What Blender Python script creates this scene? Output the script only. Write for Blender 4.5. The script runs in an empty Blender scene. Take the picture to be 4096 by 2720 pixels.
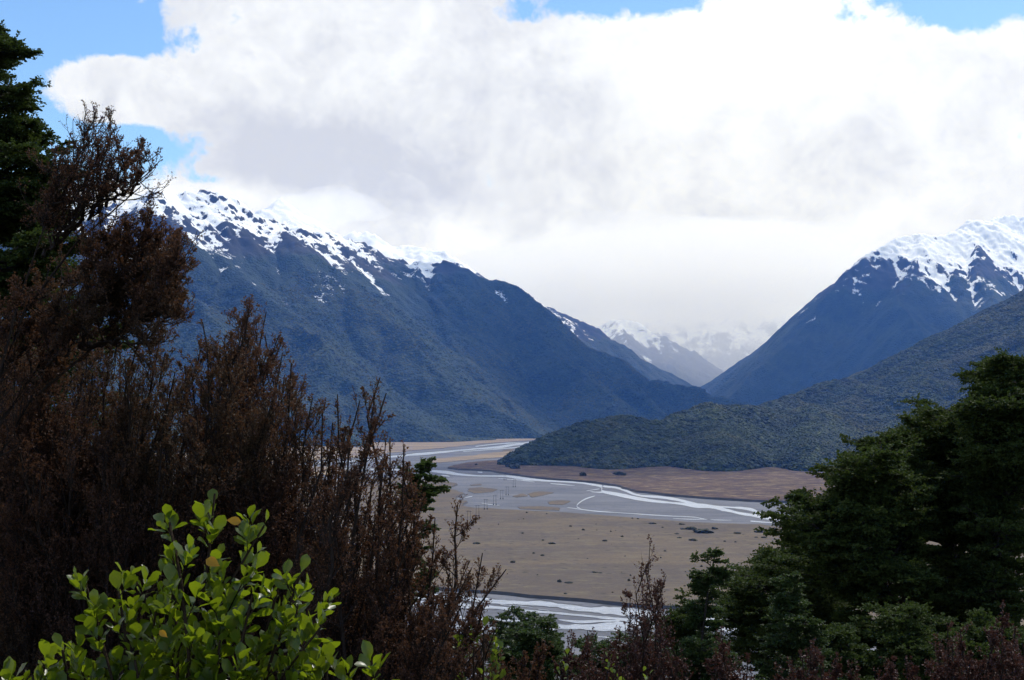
import bpy, math, random
import numpy as np
from mathutils import Vector
rng = np.random.default_rng(7)
scene = bpy.context.scene
COL = scene.collection

# ------------------------------------------------------------------ camera
CAMZ = 90.0
FPX = 5335.0            # focal length in photo pixels (4096 wide)
HORIZ = 1650.0          # photo row of the horizon
PITCH = math.atan((HORIZ - 1360.0) / FPX)
cam_d = bpy.data.cameras.new('camera')
cam = bpy.data.objects.new('camera', cam_d); COL.objects.link(cam)
cam.location = (0, 0, CAMZ)
cam.rotation_euler = (math.radians(90) + PITCH, 0, 0)
cam_d.sensor_fit = 'HORIZONTAL'; cam_d.angle_x = 2 * math.atan(2048 / FPX)
cam_d.clip_start = 0.05; cam_d.clip_end = 120000
scene.camera = cam
vs = scene.view_settings
vs.view_transform = 'Standard'; vs.look = 'None'; vs.exposure = 0.0; vs.gamma = 1.0; vs.use_curve_mapping = False
scene.cycles.max_bounces = 5; scene.cycles.diffuse_bounces = 2; scene.cycles.glossy_bounces = 2
scene.cycles.transmission_bounces = 3; scene.cycles.volume_bounces = 3; scene.cycles.transparent_max_bounces = 6
scene.cycles.use_denoising = True

SUN_AZ, SUN_EL = math.radians(38), math.radians(55)     # azimuth from +Y towards +X

# ------------------------------------------------------------------ node helper
class NT:
    def __init__(s, tree): s.t = tree; s.n = tree.nodes; s.l = tree.links
    def node(s, typ, **kw):
        n = s.n.new(typ)
        for k, v in kw.items(): setattr(n, k, v)
        return n
    def put(s, sock, v):
        if v is None: return
        if hasattr(v, 'is_output'): s.l.new(v, sock)
        else: sock.default_value = v
    def m(s, op, a, b=None, c=None, clamp=False):
        n = s.node('ShaderNodeMath', operation=op, use_clamp=clamp)
        s.put(n.inputs[0], a); s.put(n.inputs[1], b); s.put(n.inputs[2], c)
        return n.outputs[0]
    def v(s, op, a, b=None):
        n = s.node('ShaderNodeVectorMath', operation=op)
        s.put(n.inputs[0], a); s.put(n.inputs[1], b)
        return n.outputs[0]
    def ss(s, x, a, b, lo=0.0, hi=1.0):
        n = s.node('ShaderNodeMapRange', interpolation_type='SMOOTHSTEP')
        s.put(n.inputs[0], x); s.put(n.inputs[1], a); s.put(n.inputs[2], b); s.put(n.inputs[3], lo); s.put(n.inputs[4], hi)
        return n.outputs[0]
    def noise(s, vec, scale, detail=4, rough=0.5, dist=0.0):
        n = s.node('ShaderNodeTexNoise')
        s.put(n.inputs['Vector'], vec); n.inputs['Scale'].default_value = scale
        n.inputs['Detail'].default_value = detail; n.inputs['Roughness'].default_value = rough
        n.inputs['Distortion'].default_value = dist
        return n.outputs[0]
    def voro(s, vec, scale, feature='F1', out=0, rand=1.0):
        n = s.node('ShaderNodeTexVoronoi', feature=feature)
        s.put(n.inputs['Vector'], vec); n.inputs['Scale'].default_value = scale
        n.inputs['Randomness'].default_value = rand
        return n.outputs[out]
    def mix(s, f, a, b):
        n = s.node('ShaderNodeMix', data_type='RGBA')
        s.put(n.inputs[0], f)
        s.put(n.inputs[6], a if hasattr(a, 'is_output') else (*a, 1)[:4])
        s.put(n.inputs[7], b if hasattr(b, 'is_output') else (*b, 1)[:4])
        return n.outputs[2]
    def xyz(s, v):
        n = s.node('ShaderNodeSeparateXYZ'); s.put(n.inputs[0], v); return n.outputs
    def comb(s, x, y, z):
        n = s.node('ShaderNodeCombineXYZ'); s.put(n.inputs[0], x); s.put(n.inputs[1], y); s.put(n.inputs[2], z); return n.outputs[0]
    def bump(s, h, strength, dist, normal=None):
        n = s.node('ShaderNodeBump'); n.inputs['Strength'].default_value = strength; n.inputs['Distance'].default_value = dist
        s.put(n.inputs['Height'], h); s.put(n.inputs['Normal'], normal)
        return n.outputs[0]
    def attr(s, name, out='Fac'):
        n = s.node('ShaderNodeAttribute', attribute_name=name); return n.outputs[out]

def material(name):
    m = bpy.data.materials.new(name); m.use_nodes = True
    m.node_tree.nodes.clear(); t = NT(m.node_tree)
    out = t.node('ShaderNodeOutputMaterial'); b = t.node('ShaderNodeBsdfPrincipled')
    t.l.new(b.outputs[0], out.inputs[0]); t.b = b; t.out = out
    b.inputs['Roughness'].default_value = 0.9; b.inputs['Specular IOR Level'].default_value = 0.1
    return m, t

# ------------------------------------------------------------------ world: sky with a broken cloud deck
world = bpy.data.worlds.new('World'); scene.world = world; world.use_nodes = True
wt = NT(world.node_tree); wt.n.clear()
wout = wt.node('ShaderNodeOutputWorld'); bg = wt.node('ShaderNodeBackground'); wt.l.new(bg.outputs[0], wout.inputs[0])
sky = wt.node('ShaderNodeTexSky', sky_type='NISHITA'); sky.sun_disc = False
sky.sun_elevation = SUN_EL; sky.sun_rotation = SUN_AZ; sky.altitude = 700; sky.air_density = 1.0; sky.dust_density = 0.6; sky.ozone_density = 1.5
W_STR = 0.15
bg.inputs[1].default_value = W_STR
tc = wt.node('ShaderNodeTexCoord').outputs['Generated']
dx, dy, dz = wt.xyz(tc)
# azimuth / elevation in degrees
azd = wt.m('MULTIPLY', wt.m('ARCTAN2', dx, dy), 57.2958)
eld = wt.m('MULTIPLY', wt.m('ARCSINE', dz), 57.2958)
def azel(px, py):
    return math.degrees(math.atan((px - 2048) / FPX)), math.degrees(math.atan((HORIZ - py) / FPX))
n1 = wt.noise(tc, 7.0, 8, 0.6, 0.3)
n2 = wt.noise(wt.v('ADD', tc, (3.1, 1.7, 5.2)), 22.0, 8, 0.62, 0.4)
def blob(px, py, rx, ry):
    a, e = azel(px, py); k = 57.2958 / FPX
    u = wt.m('DIVIDE', wt.m('SUBTRACT', azd, a), rx * k); w = wt.m('DIVIDE', wt.m('SUBTRACT', eld, e), ry * k)
    return wt.m('POWER', 2.718, wt.m('MULTIPLY', wt.m('ADD', wt.m('MULTIPLY', u, u), wt.m('MULTIPLY', w, w)), -1.0))
def add_all(terms, base):
    acc = base
    for amp, b in terms:
        acc = wt.m('MULTIPLY_ADD', b, amp, acc)
    return acc
gap = add_all([(1.35, blob(40, 100, 600, 270)), (1.0, blob(470, 190, 150, 80)), (0.9, blob(-150, 520, 400, 330)), (1.9, blob(390, 620, 290, 110)), (-1.35, blob(385, 385, 200, 120)),
               (-0.5, blob(560, 420, 160, 140)), (-0.4, blob(420, 520, 160, 40)),
               (0.95, blob(2480, -20, 480, 70)), (0.55, blob(2080, 40, 120, 50)), (1.35, blob(3930, 30, 340, 130)), (0.5, blob(4300, -40, 500, 180)), (-0.35, blob(4080, 190, 90, 60)),
               (0.5, blob(800, 735, 100, 28)), (0.35, blob(250, 860, 260, 90))], -0.02)
n3 = wt.noise(wt.v('ADD', tc, (7.7, 2.7, 9.2)), 60.0, 6, 0.65, 0.3)
gap = wt.m('ADD', gap, wt.m('MULTIPLY', wt.m('SUBTRACT', n2, 0.5), 1.7))
gap = wt.m('ADD', gap, wt.m('MULTIPLY', wt.m('SUBTRACT', n3, 0.5), 1.1))
gap = wt.m('ADD', gap, wt.m('MULTIPLY', wt.m('SUBTRACT', n1, 0.5), 0.5))
clear = wt.ss(gap, 0.30, 0.70)
# the sky out of the picture: the deck breaks up overhead
high = wt.m('MAXIMUM', wt.m('MULTIPLY', wt.ss(eld, 24, 38), wt.ss(n1, 0.40, 0.50)), wt.m('MULTIPLY', wt.ss(dy, 0.35, -0.1), wt.ss(n1, 0.42, 0.5)))
clear = wt.m('MAXIMUM', clear, high)
cl = add_all([(-0.30, blob(1150, 620, 420, 200)), (-0.16, blob(1900, 720, 520, 260)), (-0.20, blob(2700, 1230, 800, 190)), (-0.08, blob(2100, 330, 500, 120)),
              (0.25, blob(1850, 930, 160, 90)), (0.04, blob(2250, 1080, 300, 110)), (0.25, blob(3050, 200, 700, 240)), (0.15, blob(3650, 880, 160, 80)), (0.2, blob(900, 800, 300, 60))], 0.97)
cl = wt.m('ADD', cl, wt.m('MULTIPLY', wt.m('SUBTRACT', n1, 0.5), 0.6))
cl = wt.m('ADD', cl, wt.m('MULTIPLY', wt.m('SUBTRACT', n2, 0.5), 0.5))
cl = wt.m('ADD', cl, wt.m('MULTIPLY', wt.m('SUBTRACT', n3, 0.5), 0.25))
cl = wt.m('MAXIMUM', wt.m('MINIMUM', cl, 1.3), 0.74)
ccol = wt.mix(wt.ss(cl, 0.65, 1.0), (0.89, 0.93, 1.05), (0.95, 0.985, 1.04))
ccol = wt.v('SCALE', ccol); ccol_n = ccol.node; wt.put(ccol_n.inputs['Scale'], wt.m('MULTIPLY', cl, 1.0 / W_STR))
skyc = wt.v('MULTIPLY', sky.outputs[0], (0.80, 1.0, 1.20))
final = wt.mix(clear, ccol, skyc)
wt.l.new(final, bg.inputs[0])
world.cycles.sampling_method = 'MANUAL'; world.cycles.sample_map_resolution = 512

sd = bpy.data.lights.new('sun', 'SUN'); sd.energy = 4.0; sd.angle = math.radians(0.6); sd.color = (1.0, 0.97, 0.92)
sun = bpy.data.objects.new('sun', sd); COL.objects.link(sun)
sv = Vector((math.sin(SUN_AZ) * math.cos(SUN_EL), math.cos(SUN_AZ) * math.cos(SUN_EL), math.sin(SUN_EL)))
sun.rotation_euler = sv.to_track_quat('Z', 'Y').to_euler(); sun.location = (0, 0, 3000)

# ------------------------------------------------------------------ geometry helpers
def pix(px, py, Y):
    xc = (px - 2048) / FPX; yc = (1360 - py) / FPX
    c, s = math.cos(PITCH), math.sin(PITCH)
    d = np.array([xc, c - yc * s, s + yc * c])
    return d * (Y / d[1]) + np.array([0, 0, CAMZ])
def gpix(px, py, z=0.0):
    xc = (px - 2048) / FPX; yc = (1360 - py) / FPX
    c, s = math.cos(PITCH), math.sin(PITCH)
    d = np.array([xc, c - yc * s, s + yc * c])
    return d * ((z - CAMZ) / d[2]) + np.array([0, 0, CAMZ])

def mesh_obj(name, verts, faces=None, mat=None, parent=None, smooth=False, loops=None, counts=None, mat_idx=None):
    me = bpy.data.meshes.new(name)
    verts = np.asarray(verts, dtype=np.float32)
    if faces is not None:
        faces = np.asarray(faces, dtype=np.int32)
        counts = np.full(len(faces), faces.shape[1], dtype=np.int32); loops = faces.ravel()
    me.vertices.add(len(verts)); me.vertices.foreach_set('co', verts.ravel())
    me.loops.add(len(loops)); me.loops.foreach_set('vertex_index', np.asarray(loops, dtype=np.int32))
    me.polygons.add(len(counts))
    st = np.zeros(len(counts), dtype=np.int32); st[1:] = np.cumsum(counts)[:-1]
    me.polygons.foreach_set('loop_start', st)
    me.polygons.foreach_set('use_smooth', np.full(len(counts), smooth))
    for m in (mat if isinstance(mat, (list, tuple)) else [mat]):
        if m: me.materials.append(m)
    if mat_idx is not None: me.polygons.foreach_set('material_index', np.asarray(mat_idx, dtype=np.int32))
    me.update(calc_edges=True)
    o = bpy.data.objects.new(name, me); COL.objects.link(o)
    if parent: o.parent = parent
    return o
def set_attr(o, name, arr):
    a = o.data.attributes.new(name, 'FLOAT', 'POINT'); a.data.foreach_set('value', np.asarray(arr, dtype=np.float32).ravel())
def tag(o, label=None, cat=None, group=None, kind=None):
    for k, v in (('label', label), ('category', cat), ('group', group), ('kind', kind)):
        if v: o[k] = v
    return o

def hash2(ix, iy, seed):
    h = (ix.astype(np.int64) * 374761393 + iy.astype(np.int64) * 668265263 + seed * 974711) & 0x7fffffff
    h = ((h ^ (h >> 13)) * 1274126177) & 0x7fffffff
    return ((h ^ (h >> 16)) & 0xffff) / 65535.0
def vnoise(x, y, seed=0):
    ix = np.floor(x); iy = np.floor(y); fx = x - ix; fy = y - iy
    u = fx * fx * fx * (fx * (fx * 6 - 15) + 10); w = fy * fy * fy * (fy * (fy * 6 - 15) + 10)
    a = hash2(ix, iy, seed); b = hash2(ix + 1, iy, seed); c = hash2(ix, iy + 1, seed); d = hash2(ix + 1, iy + 1, seed)
    return (a * (1 - u) + b * u) * (1 - w) + (c * (1 - u) + d * u) * w * 1.0 - 0.5
def fbm(x, y, octv=4, seed=0, gain=0.5):
    s = 0; a = 1.0
    for i in range(octv):
        s = s + a * vnoise(x * 2 ** i + i * 17.3, y * 2 ** i - i * 9.1, seed + i); a *= gain
    return s
def domes(x, y, cell, seed):
    """tree crowns packed over a slope: height of the crown dome 0..1 and a random number per crown"""
    gx, gy = x / cell, y / cell; ix = np.floor(gx); iy = np.floor(gy)
    best = np.full(x.shape, 9.0); rid = np.zeros(x.shape)
    for ox in (-1, 0, 1):
        for oy in (-1, 0, 1):
            cx = ix + ox; cy = iy + oy
            jx = cx + hash2(cx, cy, seed); jy = cy + hash2(cx, cy, seed + 5)
            sz = 0.75 + 0.5 * hash2(cx, cy, seed + 9)
            d = ((gx - jx) ** 2 + (gy - jy) ** 2) / (sz * sz)
            m = d < best; best = np.where(m, d, best); rid = np.where(m, hash2(cx, cy, seed + 3), rid)
    return np.sqrt(np.clip(1 - best * 0.9, 0, 1)), rid

# ------------------------------------------------------------------ mountains: heightfields over a network of ridges
def fan_spurs(line, slope, spacing, seed, levels=2, drop=0.62, side=None, minlen=120):
    """spurs leaving a ridge line on both sides and running down to the valley"""
    r = random.Random(seed); out = []
    def rec(P, lev, spc):
        for a, b in zip(P[:-1], P[1:]):
            L = np.hypot(*(b - a)[:2]); n = max(1, int(L / spc + r.random()))
            d = (b - a)[:2] / max(L, 1e-6)
            for i in range(n):
                t = (i + 0.2 + 0.6 * r.random()) / n; p = a + (b - a) * t
                for sg in ((1, -1) if side is None or lev > 0 else (side,)):
                    if r.random() < 0.12: continue
                    ang = sg * math.radians(r.uniform(50, 95) if lev == 0 else r.uniform(38, 65))
                    sgn = 1 if b[2] <= a[2] else -1          # lean down the ridge
                    dd = d * sgn
                    v = np.array([dd[0] * math.cos(ang) - dd[1] * math.sin(ang), dd[0] * math.sin(ang) + dd[1] * math.cos(ang)])
                    z = p[2] - 6; q = p.copy(); q[2] = z; pts = [q.copy()]
                    length = z / (slope * drop) * (1 if lev == 0 else r.uniform(0.25, 0.5))
                    step = max(60, length / 6)
                    ln = 0
                    while ln < length and q[2] > -20:
                        w = r.uniform(-0.22, 0.22); v = np.array([v[0] * math.cos(w) - v[1] * math.sin(w), v[0] * math.sin(w) + v[1] * math.cos(w)])
                        q = q.copy(); q[:2] += v * step; q[2] -= step * slope * drop * r.uniform(0.7, 1.3) * (1 if lev == 0 else 1.15)
                        pts.append(q.copy()); ln += step
                    if ln > minlen:
                        out.append(pts)
                        if lev + 1 < levels: rec(pts, lev + 1, spc * 0.75)
    rec(line, 0, spacing)
    return out

def ridge_field(X, Y, lines, slope, warp=60, seed=0, conc=0.0):
    wx = X + warp * fbm(X / 420, Y / 420, 4, seed + 50) ; wy = Y + warp * fbm(X / 420, Y / 420, 4, seed + 70)
    H = np.full(X.shape, -300.0)
    for ln in lines:
        P = np.array(ln)
        for a, b in zip(P[:-1], P[1:]):
            reach = max(a[2], b[2], 10) / slope + 200
            m = (wx > min(a[0], b[0]) - reach) & (wx < max(a[0], b[0]) + reach) & (wy > min(a[1], b[1]) - reach) & (wy < max(a[1], b[1]) + reach)
            if not m.any(): continue
            x = wx[m]; y = wy[m]; ab = (b - a)[:2]; L2 = ab @ ab + 1e-6
            t = np.clip(((x - a[0]) * ab[0] + (y - a[1]) * ab[1]) / L2, 0, 1)
            d = np.hypot(x - a[0] - t * ab[0], y - a[1] - t * ab[1])
            z = a[2] + (b[2] - a[2]) * t
            d = np.sqrt(d * d + 12 ** 2) - 12
            h = z - slope * d * (1 - conc * np.clip(d / 1500, 0, 1))
            H[m] = np.maximum(H[m], h)
    return H

def soften(H, n):
    for _ in range(n):
        H[1:-1, 1:-1] = (H[1:-1, 1:-1] * 4 + H[:-2, 1:-1] + H[2:, 1:-1] + H[1:-1, :-2] + H[1:-1, 2:]) / 8
    return H

def fall_line(H, noise, length, step):
    """smear a noise along the fall line of the slope: ribs, gullies and snow chutes that run downhill"""
    g = soften(H.copy(), 8); gy, gx = np.gradient(g, step); m = np.hypot(gx, gy) + 1e-3; gx /= m; gy /= m
    ny, nx = H.shape; J, I = np.meshgrid(np.arange(nx, dtype=float), np.arange(ny, dtype=float)); acc = noise.copy(); n = max(2, int(length / step / 2))
    for sg in (1, -1):
        x = J.copy(); y = I.copy()
        for _ in range(n):
            xi = np.clip(x + 0.5, 0, nx - 1).astype(int); yi = np.clip(y + 0.5, 0, ny - 1).astype(int)
            x += sg * gx[yi, xi]; y += sg * gy[yi, xi]
            acc += noise[np.clip(y + 0.5, 0, ny - 1).astype(int), np.clip(x + 0.5, 0, nx - 1).astype(int)]
    acc /= (2 * n + 1); return acc / (acc.std() + 1e-6)

def heightfield(name, x0, x1, y0, y1, step, lines, slope, mat, seed, warp=60, conc=0.1, rough=14, trees=(9, 5), tree_top=900, foot=None, snow=(650, 850), keep=None, ease=0, rib=9):
    xs = np.arange(x0, x1 + step, step); ys = np.arange(y0, y1 + step, step)
    X, Y = np.meshgrid(xs, ys)
    H = ridge_field(X, Y, lines, slope, warp, seed, conc)
    H = soften(H, 3)
    lo = H.copy(); soften(lo, 25)
    conv = np.clip((lo - H) / 8, -1, 1)                    # > 0 in gullies
    ribs = fall_line(H, fbm(X / 110, Y / 110, 3, seed + 401), 420, step); fine = fall_line(H, fbm(X / 26, Y / 26, 2, seed + 402), 170, step)
    H += (ribs * rib + fine * rib * 0.22) * np.clip(H / 150, 0, 1)
    H += rough * fbm(X / 200, Y / 200, 5, seed, 0.62) * np.clip(H / 120, 0.1, 1.0) + (1 - 2 * np.abs(fbm(X / 75, Y / 75, 4, seed + 91, 0.75))) * np.clip((H - tree_top + 100) / 200, 0, 1) * 16
    if ease: H = np.where(H < ease, H - (1 - np.clip(H, 0, ease) / ease) ** 2 * 6, H)
    bare = np.clip((H - (tree_top + 90 * fbm(X / 300, Y / 300, 4, seed + 11) * 2)) / 60, 0, 1)
    dm, rid = domes(X, Y, trees[0], seed + 21)
    Z = H + (1 - bare) * dm * trees[1]
    Z = np.where(H > -2, Z, H)
    gx = np.gradient(H, step, axis=1); gy = np.gradient(H, step, axis=0); sl = np.hypot(gx, gy)
    sn = (H + 70 * conv - 85 * fine - 70 * ribs + 130 * fbm(X / 200, Y / 200, 4, seed + 31, 0.6) - 60 * np.clip(sl - slope, -1, 1) - snow[0]) / (snow[1] - snow[0])
    nx = len(xs); ny = len(ys)
    idx = np.arange(nx * ny).reshape(ny, nx)
    F = np.stack([idx[:-1, :-1], idx[:-1, 1:], idx[1:, 1:], idx[1:, :-1]], -1).reshape(-1, 4)
    zz = Z.ravel(); F = F[(zz[F] > -4).any(1)]
    used = np.unique(F); rem = np.full(nx * ny, -1); rem[used] = np.arange(len(used)); F = rem[F]
    V = np.stack([X.ravel(), Y.ravel(), zz], 1)[used]
    o = mesh_obj(name, V, F, mat, smooth=True)
    set_attr(o, 'snow', sn.ravel()[used]); set_attr(o, 'bare', bare.ravel()[used]); set_attr(o, 'rid', rid.ravel()[used]); set_attr(o, 'gully', conv.ravel()[used])
    print(name, len(V), 'borders', H[0].max().round(), H[-1].max().round(), H[:, 0].max().round(), H[:, -1].max().round())
    return o, (xs, ys, H)

def mountain_mat(name, tree_a, tree_b, cell, rock=(0.030, 0.032, 0.034)):
    m, t = material(name)
    pos = t.node('ShaderNodeNewGeometry').outputs['Position']
    big = t.noise(pos, 0.004, 5, 0.6)
    rid = t.attr('rid')
    v = t.voro(pos, 1.0 / cell, 'F1', 0); vr = t.voro(pos, 1.0 / cell, 'F1', 1)
    vv = t.xyz(vr)[0]
    f = t.m('ADD', t.m('MULTIPLY', rid, 0.5), t.m('MULTIPLY', vv, 0.35)); f = t.m('ADD', f, t.m('MULTIPLY', t.m('SUBTRACT', big, 0.5), 1.6), clamp=True)
    forest = t.mix(f, tree_a, tree_b)
    rk = t.mix(t.noise(pos, 0.02, 6, 0.65), (rock[0] * 0.7, rock[1] * 0.7, rock[2] * 0.75), (rock[0] * 1.5, rock[1] * 1.4, rock[2] * 1.25))
    col = t.mix(t.attr('bare'), forest, rk)
    # pale scree chutes running down the gullies
    sc = t.m('MULTIPLY', t.ss(t.attr('gully'), 0.75, 1.0), t.ss(t.noise(pos, 0.006, 4, 0.6), 0.60, 0.66))
    col = t.mix(sc, col, (0.16, 0.15, 0.15))
    sn = t.m('ADD', t.attr('snow'), t.m('MULTIPLY', t.m('SUBTRACT', t.noise(t.v('MULTIPLY', pos, (1, 1, 0.4)), 0.03, 5, 0.7), 0.5), 1.1))
    sn = t.m('ADD', sn, t.m('MULTIPLY', t.m('SUBTRACT', t.noise(t.v('MULTIPLY', pos, (1, 1, 0.4)), 0.11, 5, 0.8), 0.5), 2.0))
    nz = t.xyz(t.node('ShaderNodeNewGeometry').outputs['Normal'])[2]
    sn = t.m('SUBTRACT', sn, t.m('MULTIPLY', t.ss(nz, 0.80, 0.55), 0.8))
    snow = t.ss(sn, 0.42, 0.62)
    col = t.mix(snow, col, (0.86, 0.88, 0.92))
    t.l.new(col, t.b.inputs['Base Color'])
    h = t.m('MULTIPLY', t.m('SUBTRACT', 1.0, v), t.m('SUBTRACT', 1.0, t.m('MAXIMUM', t.attr('bare'), snow)))
    h = t.m('ADD', h, t.m('MULTIPLY', t.noise(pos, 0.06, 5, 0.7), 0.35))
    t.l.new(t.bump(h, 0.9, cell * 0.6), t.b.inputs['Normal'])
    return m

def ridge(*pts): return [pix(*p) for p in pts]
FOREST_A, FOREST_B = (0.014, 0.024, 0.018), (0.040, 0.056, 0.032)
m_left = mountain_mat('forest_and_snow_slope', FOREST_A, FOREST_B, 9)
m_far = mountain_mat('far_alpine_slope', (0.02, 0.03, 0.026), (0.04, 0.05, 0.035), 14)
m_hill = mountain_mat('forest_floor_slope', FOREST_A, FOREST_B, 7)
SPURS = True

# --- left mountain
A = ridge((-900, 1000, 4700), (-300, 900, 5000), (100, 860, 5200), (430, 838, 5350), (603, 748, 5500), (706, 768, 5600), (821, 782, 5700), (935, 822, 5750), (1050, 870, 5800),
          (1203, 914, 6000), (1318, 956, 6200), (1410, 990, 6350), (1509, 1032, 6450), (1578, 1052, 6500))
S1 = ridge((1050, 870, 5800), (1127, 935, 5650), (1211, 1003, 5500), (1318, 1072, 5400), (1402, 1150, 5300), (1471, 1225, 5200), (1594, 1317, 5050), (1701, 1440, 4900), (1747, 1540, 4800), (1900, 1622, 4700), (2100, 1722, 4620))
S2 = ridge((706, 768, 5600), (806, 920, 5350), (890, 1010, 5200), (1012, 1102, 5000), (1119, 1200, 4850), (1165, 1278, 4750), (1280, 1354, 4600), (1356, 1438, 4450), (1471, 1538, 4300), (1548, 1608, 4200), (1700, 1692, 4100), (1800, 1745, 4080), (1880, 1752, 4250), (1960, 1757, 4450))
S3 = ridge((603, 748, 5500), (560, 900, 5200), (640, 1060, 4900), (760, 1200, 4600), (900, 1380, 4200), (1060, 1520, 3900), (1250, 1660, 3650), (1400, 1760, 3500))
S4 = ridge((100, 860, 5200), (150, 1100, 4600), (300, 1350, 4000), (500, 1600, 3400), (700, 1780, 3000))
linesA = [A, S1, S2, S3, S4]
for k, (ln, sp) in enumerate(((S1, 420), (S2, 420), (S3, 450), (S4, 500))):
    linesA += fan_spurs(ln, 0.72, sp, 10 + k, levels=1, drop=0.8, side=-1 if k == 0 else None)
linesA += fan_spurs(A[:7], 0.72, 260, 31, levels=1, drop=0.95)
o, gA = heightfield('mountain', -3600, 1300, 2700, 7000, 9, linesA, 0.74, m_left, 3, rib=15, warp=70, conc=0.04, rough=30, trees=(13, 6), tree_top=700, snow=(680, 860))
tag(o, 'forested left-hand mountain with snow along its long ridge', 'mountain', kind='structure')
# --- rounded mountain in the middle
B = ridge((1410, 987, 6700), (1509, 1029, 6600), (1578, 1044, 6550), (1670, 1037, 6500), (1760, 1046, 6500), (1838, 1067, 6500), (2000, 1132, 6500), (2053, 1166, 6500), (2114, 1210, 6450), (2206, 1279, 6450), (2308, 1342, 6400),
          (2410, 1411, 6350), (2487, 1465, 6300), (2578, 1511, 6200), (2655, 1516, 6100), (2696, 1514, 6050), (2798, 1540, 5950), (2849, 1569, 5850), (2920, 1595, 5750), (3000, 1612, 5650))
T1 = ridge((1670, 1037, 6500), (1690, 1130, 6200), (1800, 1330, 5700), (1900, 1480, 5300), (2000, 1600, 5000))
T2 = ridge((2000, 1132, 6500), (2080, 1260, 6200), (2200, 1400, 5800), (2330, 1530, 5400), (2450, 1640, 5100))
T3 = ridge((2308, 1342, 6400), (2380, 1460, 6100), (2480, 1560, 5700), (2600, 1640, 5400))
linesB = [B, T1, T2, T3]
for k, ln in enumerate((T1, T2, T3)): linesB += fan_spurs(ln, 0.75, 260, 40 + k, levels=1, drop=0.8)
linesB += fan_spurs(B, 0.72, 280, 47, levels=1, drop=0.9)
o, gB = heightfield('mountain', -1500, 1700, 4300, 7500, 9, linesB, 0.76, m_left, 5, rib=14, warp=80, conc=0.15, rough=34, trees=(13, 6), tree_top=800, snow=(760, 960))
tag(o, 'rounded forested mountain in the middle with patches of snow near its top', 'mountain', kind='structure')
# --- snow peak and ridge behind it
Bk = ridge((850, 900, 8300), (960, 900, 8300), (1050, 868, 8300), (1119, 800, 8300), (1180, 830, 8300), (1290, 930, 8400), (1387, 960, 8400), (1440, 930, 8400), (1509, 945, 8400), (1578, 991, 8400), (1685, 985, 8400), (1760, 1020, 8400), (1830, 1063, 8400), (1950, 1130, 8400), (2119, 1205, 9300),
           (2206, 1238, 9300), (2283, 1273, 9300), (2349, 1304, 9300), (2410, 1350, 9300), (2487, 1396, 9300), (2563, 1447, 9300), (2640, 1512, 9250), (2700, 1570, 9200), (2760, 1640, 9100))
linesK = [Bk] + fan_spurs(Bk, 0.7, 330, 60, levels=2, drop=0.8)
o, _ = heightfield('mountain', -2600, 1900, 7000, 10500, 16, linesK, 0.72, m_far, 8, warp=70, conc=0.1, rough=22, trees=(20, 6), tree_top=500, snow=(560, 820))
tag(o, 'snow-covered ridge rising behind the rounded middle mountain', 'mountain', kind='structure')
# --- far snow mountains at the head of the valley
D = ridge((2200, 1360, 12200), (2349, 1310, 12200), (2461, 1278, 12200), (2527, 1292, 12200), (2589, 1322, 12100), (2665, 1358, 12000), (2767, 1401, 11900), (2844, 1455, 11800), (2895, 1496, 11700), (2990, 1560, 11600))
D2 = ridge((2461, 1278, 12200), (2500, 1380, 11300), (2620, 1500, 10700))
linesD = [D, D2] + fan_spurs(D, 0.7, 330, 70, levels=2, drop=0.85) + fan_spurs(D2, 0.7, 330, 71, levels=1, drop=0.85)
o, _ = heightfield('mountain', -300, 2900, 10000, 13800, 18, linesD, 0.72, m_far, 13, warp=80, conc=0.1, rough=40, trees=(20, 6), tree_top=450, snow=(600, 900))
tag(o, 'hazy snow-streaked mountain at the head of the valley with its top in cloud', 'mountain', kind='structure')
E = ridge((2300, 1360, 14500), (2500, 1320, 14500), (2650, 1290, 14500), (2750, 1305, 14500), (2850, 1275, 14500), (3000, 1300, 14500), (3200, 1250, 14500), (3500, 1250, 14500))
linesE = [E] + fan_spurs(E, 0.7, 380, 80, levels=2, drop=0.85)
o, _ = heightfield('mountain', 200, 4400, 12500, 16500, 22, linesE, 0.78, m_far, 17, warp=80, conc=0.1, rough=50, trees=(24, 6), tree_top=400, snow=(620, 1000))
tag(o, 'most distant pale snow mountain closing the valley behind the others', 'mountain', kind='structure')
# --- right mountain
Fr = ridge((2925, 1625, 7000), (2972, 1562, 7100), (3022, 1497, 7200), (3080, 1427, 7300), (3158, 1352, 7400), (3238, 1274, 7500), (3292, 1206, 7600), (3352, 1142, 7700), (3412, 1088, 7750), (3472, 1042, 7800), (3542, 989, 7900), (3598, 949, 8000), (3668, 932, 8000), (3752, 932, 8100),
           (3850, 912, 8200), (3893, 893, 8300), (3963, 895, 8300), (4040, 930, 8400), (4150, 960, 8400), (4400, 900, 8500))
Fs1 = ridge((3668, 932, 8000), (3690, 1080, 7600), (3560, 1190, 7300), (3620, 1300, 6900), (3700, 1400, 6500))
Fs2 = ridge((3893, 893, 8300), (3900, 1050, 7800), (3960, 1180, 7300), (3900, 1320, 6800))
Fb = ridge((3893, 893, 8900), (4000, 880, 9200), (4089, 868, 9200), (4300, 850, 9200))
linesF = [Fr, Fs1, Fs2, Fb] + [sp for sp in fan_spurs(Fs1, 0.8, 380, 90, levels=1, drop=0.85) + fan_spurs(Fs2, 0.8, 380, 91, levels=1, drop=0.85) + fan_spurs(Fr[9:], 0.8, 300, 92, levels=1, drop=0.9) + fan_spurs(Fb, 0.8, 300, 94, levels=1, drop=0.9) if sp[-1][0] / sp[-1][1] * FPX + 2048 > 3250]
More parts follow.
